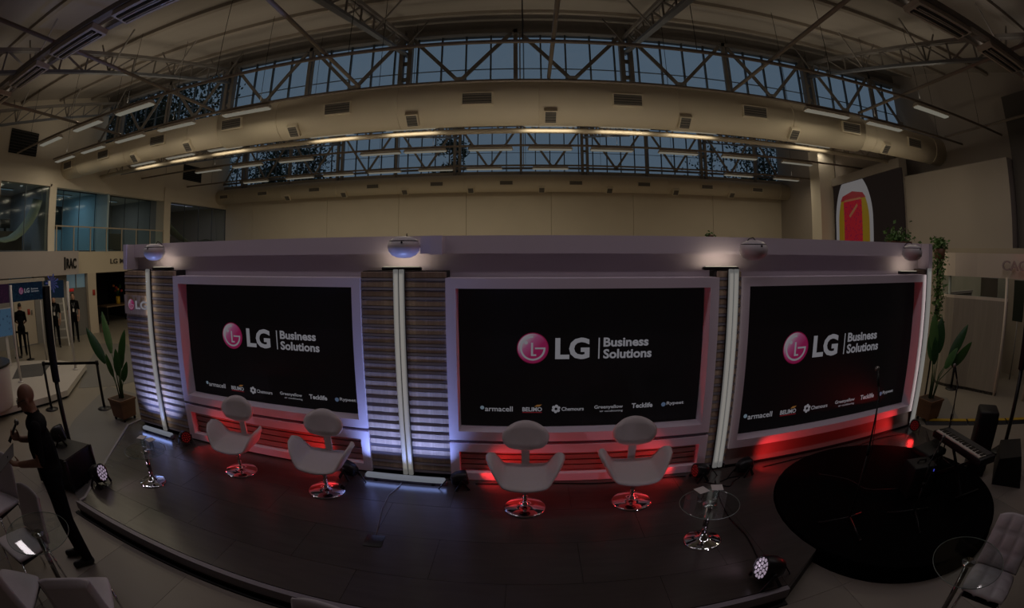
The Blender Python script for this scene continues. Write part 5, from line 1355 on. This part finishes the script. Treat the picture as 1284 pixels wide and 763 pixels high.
def banner(lab, x, y0, y1, z0, z1, col):
    t = thing('hanging_banner', lab, 'banner', (x, (y0 + y1) / 2, z0)); h = (y1 - y0) / 2
    MB().box(-0.01, 0.01, -h, h, 0, z1 - z0).build('cloth', mat('banner_%s' % lab.split()[0], col, 0.8, noise=(5, 0.1)), t); MB().tube([(0, -h, z1 - z0), (0, h, z1 - z0)], 0.015, 6).build('rod', STEEL, t)
    MB().tube([(0, 0, -z0), (0, 0, 0)], 0.02, 6).build('pole', STEEL, t)
banner('brown banner inside the right booth', 10.9, 6.2, 6.8, 1.3, 2.2, (0.10, 0.07, 0.05)); banner('dark banner inside the right booth', 10.8, 5.2, 5.55, 1.3, 2.2, (0.02, 0.025, 0.015))
banner('crimson banner inside the right booth', 10.6, 4.3, 4.95, 1.2, 2.15, (0.22, 0.02, 0.06)); banner('pink display banner at the right edge of the booth', 10.2, 3.6, 4.1, 0.9, 2.1, (0.30, 0.03, 0.12))
pv4 = thing('fascia_sign', 'white raised letters on the right booth fascia', 'sign', (9.06, 5.0, 0), math.radians(-90 + 14.0))
text_on('lettering', 'CAC', -0.02, 0.62, 2.43, 2.62, -0.025, mat('letter_pinkgrey', (0.34, 0.26, 0.25), 0.5, noise=(9, 0.05)), pv4, depth=0.03, bold=0.015)
# wall screen with a glowing jar picture
ws = thing('wall_display', 'large wall display showing a glowing red and yellow jar', 'screen', (11.62, 12.75, 0), math.radians(-98.6))
ZB, ZT = 2.2, 5.32
MB().box(-2.45, 2.45, 0.0, 0.08, ZB, ZT).build('panel', mat('display_brownblack', (0.006, 0.005, 0.005), 0.9, noise=(0.5, 0.1), emit=(1.0, 0.7, 0.6), estr=0.006, spec=0.05), ws)
def shape(pts, y, m, nm): return MB().add([(x, y, z) for x, z in pts], [tuple(range(len(pts)))]).build(nm, m, ws)
def arch(x0, x1, zs, zf, zc, n=16):
    c = (x0 + x1) / 2; h = (x1 - x0) / 2; out = [(x0, ZB + 0.02), (x1, ZB + 0.02)]
    rt = [(c + h * math.sqrt(max(0, 1 - ((z - zs) / zf) ** 2)), z) for z in [zs + (zc - zs) * i / n for i in range(n + 1)]]
    return out + rt + [(2 * c - x, z) for x, z in reversed(rt)]
shape(arch(-2.3, 0.55, 3.9, 1.72, 5.31), -0.004, emis('jar_white', (0.95, 0.9, 0.92), 0.17), 'jar_glow')
shape(arch(-2.04, 0.30, 3.8, 1.45, 4.70), -0.008, emis('jar_yellow', (1.0, 0.60, 0.0), 0.13), 'jar_yellow')
shape([(-1.85, 4.66), (0.1, 4.66), (-0.1, 4.84), (-0.88, 4.96), (-1.66, 4.84)], -0.012, emis('jar_crimson', (0.9, 0.02, 0.06), 0.13), 'jar_lid')
redm = scrn_mat('jar_red_mottle', (0.14, 0.006, 0.010), (0.03, 0.003, 0.025), 11, 0.62, 0.8, 0.9)
shape([(-1.6, ZB + 0.05), (-0.2, ZB + 0.05), (-0.2, 4.62), (-1.6, 4.62)], -0.012, redm, 'jar_core')
shape([(-1.5, 4.62), (-0.25, 4.62), (-0.25, 4.69), (-1.5, 4.69)], -0.016, emis('jar_orange', (1.0, 0.35, 0.15), 0.15), 'jar_line')
shape([(-1.2, 4.1), (-1.1, 4.02), (-0.5, 4.4), (-0.55, 4.5)], -0.016, MATS['jar_orange'], 'jar_streak')

# yellow edged cable ramp on the right floor
cr_ = thing('cable_ramp', 'black and yellow cable ramp across the right floor behind the keyboard', 'cable ramp', (7.5, 4.15, 0), math.atan2(3.45 - 4.95, 8.25 - 6.3))
YEL = mat('ramp_yellow', (0.42, 0.26, 0.01), 0.5, noise=(8, 0.1))
for i in range(3):
    x0 = -1.3 + i * 0.92
    MB().add([(x0, -0.14, 0), (x0 + 0.9, -0.14, 0), (x0 + 0.9, 0.14, 0), (x0, 0.14, 0), (x0, -0.07, 0.045), (x0 + 0.9, -0.07, 0.045), (x0 + 0.9, 0.07, 0.045), (x0, 0.07, 0.045)],
             [(0, 3, 2, 1), (4, 5, 6, 7), (0, 1, 5, 4), (1, 2, 6, 5), (2, 3, 7, 6), (3, 0, 4, 7)]).build('ramp_section', BLACK, cr_)
    MB().box(x0 + 0.01, x0 + 0.89, -0.055, 0.055, 0.045, 0.052).build('lid', YEL, cr_)

# ================================================================== plants
POT = mat('wood_planter', (0.16, 0.075, 0.04), 0.5, noise=(6, 0.3, (0.5, 0.5, 4)), bump=0.1)
def leaf_mesh(L, W, droop):
    m = MB(); n = 9; vs_ = []; fs = []
    for i in range(n + 1):
        u = i / n; w_ = 1.45 * W * math.sin(PI * min(1, u * 0.93 + 0.05)) ** 0.7 * (1 - 0.35 * u)
        if i == n: w_ = 0.003
        z = L * u; y = -droop * u * u
        vs_ += [(-w_, y - 0.03 * W / 0.06 * 0.5, z), (0, y, z), (w_, y - 0.03 * W / 0.06 * 0.5, z)]
        if i:
            a = 3 * (i - 1); fs += [(a, a + 1, a + 4, a + 3), (a + 1, a + 2, a + 5, a + 4)]
    return m.add(vs_, fs, True).mesh('leaf')
def big_plant(lab, x, y, leaves, ph=0.36, pw=0.19):
    t = thing('potted_plant', lab, 'plant', (x, y, 0))
    m = MB(); m.add([(-pw * 0.85, -pw * 0.85, 0.06), (pw * 0.85, -pw * 0.85, 0.06), (pw * 0.85, pw * 0.85, 0.06), (-pw * 0.85, pw * 0.85, 0.06), (-pw, -pw, ph), (pw, -pw, ph), (pw, pw, ph), (-pw, pw, ph)],
          [(0, 3, 2, 1), (0, 1, 5, 4), (1, 2, 6, 5), (2, 3, 7, 6), (3, 0, 4, 7), (4, 5, 6, 7)])
    p = m.build('planter', POT, t)
    frame_o = MB()
    for s_ in (-1, 1): frame_o.box(-pw - 0.01, pw + 0.01, s_ * pw - 0.012, s_ * pw + 0.012, ph - 0.02, ph + 0.015); frame_o.box(s_ * pw - 0.012, s_ * pw + 0.012, -pw, pw, ph - 0.02, ph + 0.015)
    frame_o.build('rim', POT, p)
    for sx in (-1, 1):
        for sy in (-1, 1): MB().ell((sx * pw * 0.7, sy * pw * 0.7, 0.03), (0.03, 0.03, 0.03), 8, 6).build('caster', BLACK, p)
    MB().box(-pw + 0.015, pw - 0.015, -pw + 0.015, pw - 0.015, ph, ph + 0.012).build('soil', mat('soil', (0.05, 0.03, 0.02), 0.95, noise=(40, 0.5), bump=0.4), p)
    for i, (az, lean, sl, L, W, dr) in enumerate(leaves):
        d = Vector((math.cos(az) * math.sin(lean), math.sin(az) * math.sin(lean), math.cos(lean)))
        b = Vector((0.04 * math.cos(az), 0.04 * math.sin(az), ph))
        mid = b + Vector((d.x * 0.4, d.y * 0.4, d.z)) * sl * 0.6; tip = b + d * sl
        st = MB().tube([b, mid, tip], [0.014, 0.011, 0.007], 6).build('stem', mat('stem_green', (0.05, 0.10, 0.035), 0.5, noise=(9, 0.2)), t)
        dd = (tip - mid).normalized()
        tc_ = Vector((-x, -y, 1.4)).normalized(); yv = (tc_ - dd * tc_.dot(dd)).normalized(); xv = yv.cross(dd).normalized()
        q = Matrix((xv, yv, dd)).transposed().to_4x4()
        obj('leaf', leaf_mesh(L, W, dr), LEAFM if i % 3 else LEAFD, t, tip, (q @ Matrix.Rotation(math.sin(i * 2.3) * 0.7, 4, 'Z')).to_euler())
big_plant('tall bird of paradise plant in a wooden planter left of the backdrop', -6.55, 5.0, [
    (math.radians(200), 0.34, 0.62, 0.72, 0.075, 0.10), (math.radians(160), 0.22, 0.75, 0.75, 0.07, 0.06), (math.radians(10), 0.12, 0.62, 0.55, 0.07, 0.08), (math.radians(60), 0.10, 0.5, 0.5, 0.06, 0.05),
    (math.radians(330), 0.18, 0.42, 0.45, 0.06, 0.08), (math.radians(250), 0.16, 0.38, 0.4, 0.05, 0.05), (math.radians(120), 0.12, 0.35, 0.42, 0.05, 0.03), (math.radians(20), 0.2, 0.3, 0.35, 0.05, 0.05)])
big_plant('tall bird of paradise plant in a dark planter right of the backdrop', 6.62, 5.02, [
    (math.radians(-20), 0.36, 0.70, 0.70, 0.075, 0.05), (math.radians(-40), 0.50, 0.62, 0.55, 0.08, 0.08), (math.radians(120), 0.08, 0.78, 0.62, 0.10, 0.05), (math.radians(30), 0.12, 0.75, 0.6, 0.09, 0.05),
    (math.radians(80), 0.15, 0.62, 0.5, 0.08, 0.06), (math.radians(-60), 0.25, 0.55, 0.4, 0.07, 0.05), (math.radians(200), 0.1, 0.6, 0.45, 0.07, 0.04)])
def ivy(lab, loc, n, fn, size=0.03):
    t = thing('trailing_ivy', lab, 'plant', loc); m = MB()
    for i in range(n):
        p = Vector(fn(i / n)); R = Euler((random.uniform(-1.2, 1.2), random.uniform(-1.2, 1.2), random.uniform(0, 6.28))).to_matrix().to_4x4(); R.translation = p
        s_ = size * random.uniform(0.7, 1.4)
        m.add([(0, -s_, 0), (s_ * 0.7, -0.1 * s_, s_ * 0.15), (0, s_, 0), (-s_ * 0.7, -0.1 * s_, s_ * 0.15)], [(0, 1, 2), (0, 2, 3)], M=R)
    o = m.build('leaves', mat('ivy_green', (0.10, 0.20, 0.05), 0.5, noise=(25, 0.4)), t); o['kind'] = 'stuff'
    return t
def hang_fn(u):
    w_ = 0.17 * (1 - u) ** 0.5 + 0.035
    return (random.gauss(0, w_ * 0.5), random.gauss(0, 0.06), 2.98 - 1.75 * u ** 1.7 + random.uniform(-0.06, 0.02))
iv = ivy('ivy trailing down from a pot at the right end of the backdrop', (7.22, 5.6, 0), 900, hang_fn, 0.034)
MB().tube([(0, 0, 0.9), (0.01, 0, 2.0), (0, 0, 2.95)], 0.012, 6).build('vine', MATS['stem_green'], iv)
MB().lathe([(0.10, 2.62), (0.13, 2.8)], 14).build('pot', POT, iv); MB().tube([(0, 0.05, 0), (0, 0.05, 2.65)], 0.02, 8).build('stand_pole', BLACKMET, iv)
sp = ivy('small leafy plant on top of the backdrop near its right end', (5.45, 5.12, S + 2.69), 220, lambda u: (random.gauss(0, 0.14), random.gauss(0, 0.05), abs(random.gauss(0.04, 0.06)) + (0.14 * random.random() if random.random() < 0.35 else 0)), 0.035)
MB().box(-0.25, 0.25, -0.07, 0.07, 0, 0.03).build('planter_tray', POT, sp)
sp = ivy('tiny green sprig on top of the backdrop above the narrow column', (2.12, 5.12, S + 2.69), 24, lambda u: (random.gauss(0, 0.025), random.gauss(0, 0.02), abs(random.gauss(0.03, 0.02))), 0.022)
MB().lathe([(0.03, 0), (0.035, 0.03)], 10).build('tiny_pot', POT, sp)

# ================================================================== trees outside the clerestories
BARK = mat('bark', (0.05, 0.04, 0.03), 0.9, noise=(6, 0.3), bump=0.3); TLEAF = mat('tree_leaf', (0.02, 0.04, 0.02), 0.7, noise=(1, 0.4))
def tree(lab, x, y, h, r, n):
    t = thing('tree', lab, 'tree', (x, y, 0), group='trees outside the windows')
    MB().tube([(0, 0, 0), (0.2, 0.1, h * 0.35), (0, 0.3, h * 0.75)], [0.35, 0.26, 0.1], 8).build('trunk', BARK, t)
    for i in range(6):
        a = i * 1.1; MB().tube([(0.1, 0.1, h * (0.3 + 0.06 * i)), (r * 0.6 * math.cos(a), r * 0.6 * math.sin(a), h * (0.55 + 0.06 * i))], [0.12, 0.03], 6).build('branch', BARK, t)
    m = MB()
    cl = [(random.gauss(0, r * 0.42), random.gauss(0, r * 0.42), h * 0.62 + random.gauss(0, h * 0.17)) for _ in range(26)]
    for i in range(n):
        c = random.choice(cl); p = Vector(c) + Vector((random.gauss(0, r * 0.16), random.gauss(0, r * 0.16), random.gauss(0, r * 0.14)))
        R = Euler((random.uniform(0, 6), random.uniform(0, 6), random.uniform(0, 6))).to_matrix().to_4x4(); R.translation = p; s_ = random.uniform(0.09, 0.2)
        m.add([(0, -s_, 0), (s_ * 0.6, 0, 0), (0, s_, 0), (-s_ * 0.6, 0, 0)], [(0, 1, 2, 3)], M=R)
    o = m.build('crown', TLEAF, t); o['kind'] = 'stuff'
tree('leafy tree outside the left end of the nearer clerestory', -28, 26, 19, 6.0, 20000)
tree('leafy tree behind the far left of the nearer clerestory', -52, 30, 22, 6.5, 14000)
tree('leafy tree outside the left part of the far clerestory', -23, 42, 15, 5.5, 11000)
tree('dense tree outside the left corner of the far clerestory', -45, 52, 19, 6, 9000)
tree('bare looking tree outside the right part of the far clerestory', 24, 42, 16, 6.0, 6000)
tree('rounded small tree outside the middle of the far clerestory', -8.0, 48, 15.2, 2.6, 5000)

# ================================================================== unseen uplight bars, added behind the backdrop to brighten the large duct
for i, x in enumerate([-5.0, -2.9, -0.6, 1.7, 3.9, 5.6]):
    zb = 0.0
    t = thing('added_uplight_bar', '%s added uplight bar from the left, unseen on the floor behind the backdrop' % ORD[i], 'light bar', (x, 6.1, zb), group='added uplight bars behind the backdrop')
    MB().bevbox(-0.5, 0.5, -0.06, 0.06, 0.03, 0.12, 0.01, 2).build('housing', BLACKMET, t)
    MB().box(-0.48, 0.48, -0.045, 0.045, 0.12, 0.13).build('lens', emis('added_uplight_lens', (1.0, 0.9, 0.72), 0.2), t)
    for sx in (-0.4, 0.4): MB().box(sx - 0.03, sx + 0.03, -0.09, 0.09, 0.0, 0.03).build('foot', BLACKMET, t)
    l = light('added_duct_wash', 'AREA', t, (0, 0, 0.14), (0, 0, 0), K_UP, (1.0, 0.86, 0.64), 0.96, 0.08); aim(l, ((-0.9, -0.4, 0, 0, 0.5, 1.0)[i] * 3.2, 2.9, 5.5)); l.data.spread = math.radians(68)

pl = thing('pier_lamp', 'small lamp lighting the top of the white pier on the right', 'lamp', (11.28, 14.95, 6.75))
MB().bevbox(-0.12, 0.12, -0.06, 0.06, 0.0, 0.08, 0.01, 1).build('housing', BLACKMET, pl); MB().bar((0.1, 0.05, 0.04), (0.25, 0.3, 0.04), 0.03).build('bracket', BLACKMET, pl)
MB().box(-0.1, 0.1, -0.045, 0.045, -0.008, 0.0).build('lens', emis('pier_lens', (1.0, 0.93, 0.8), 0.2), pl)
l = light('pier_light', 'SPOT', pl, (0, 0, -0.03), (0, 0, 0), 14.0, (1.0, 0.88, 0.68), 0.05, spot=100, blend=0.9); aim(l, (0.45, 0.3, -1))
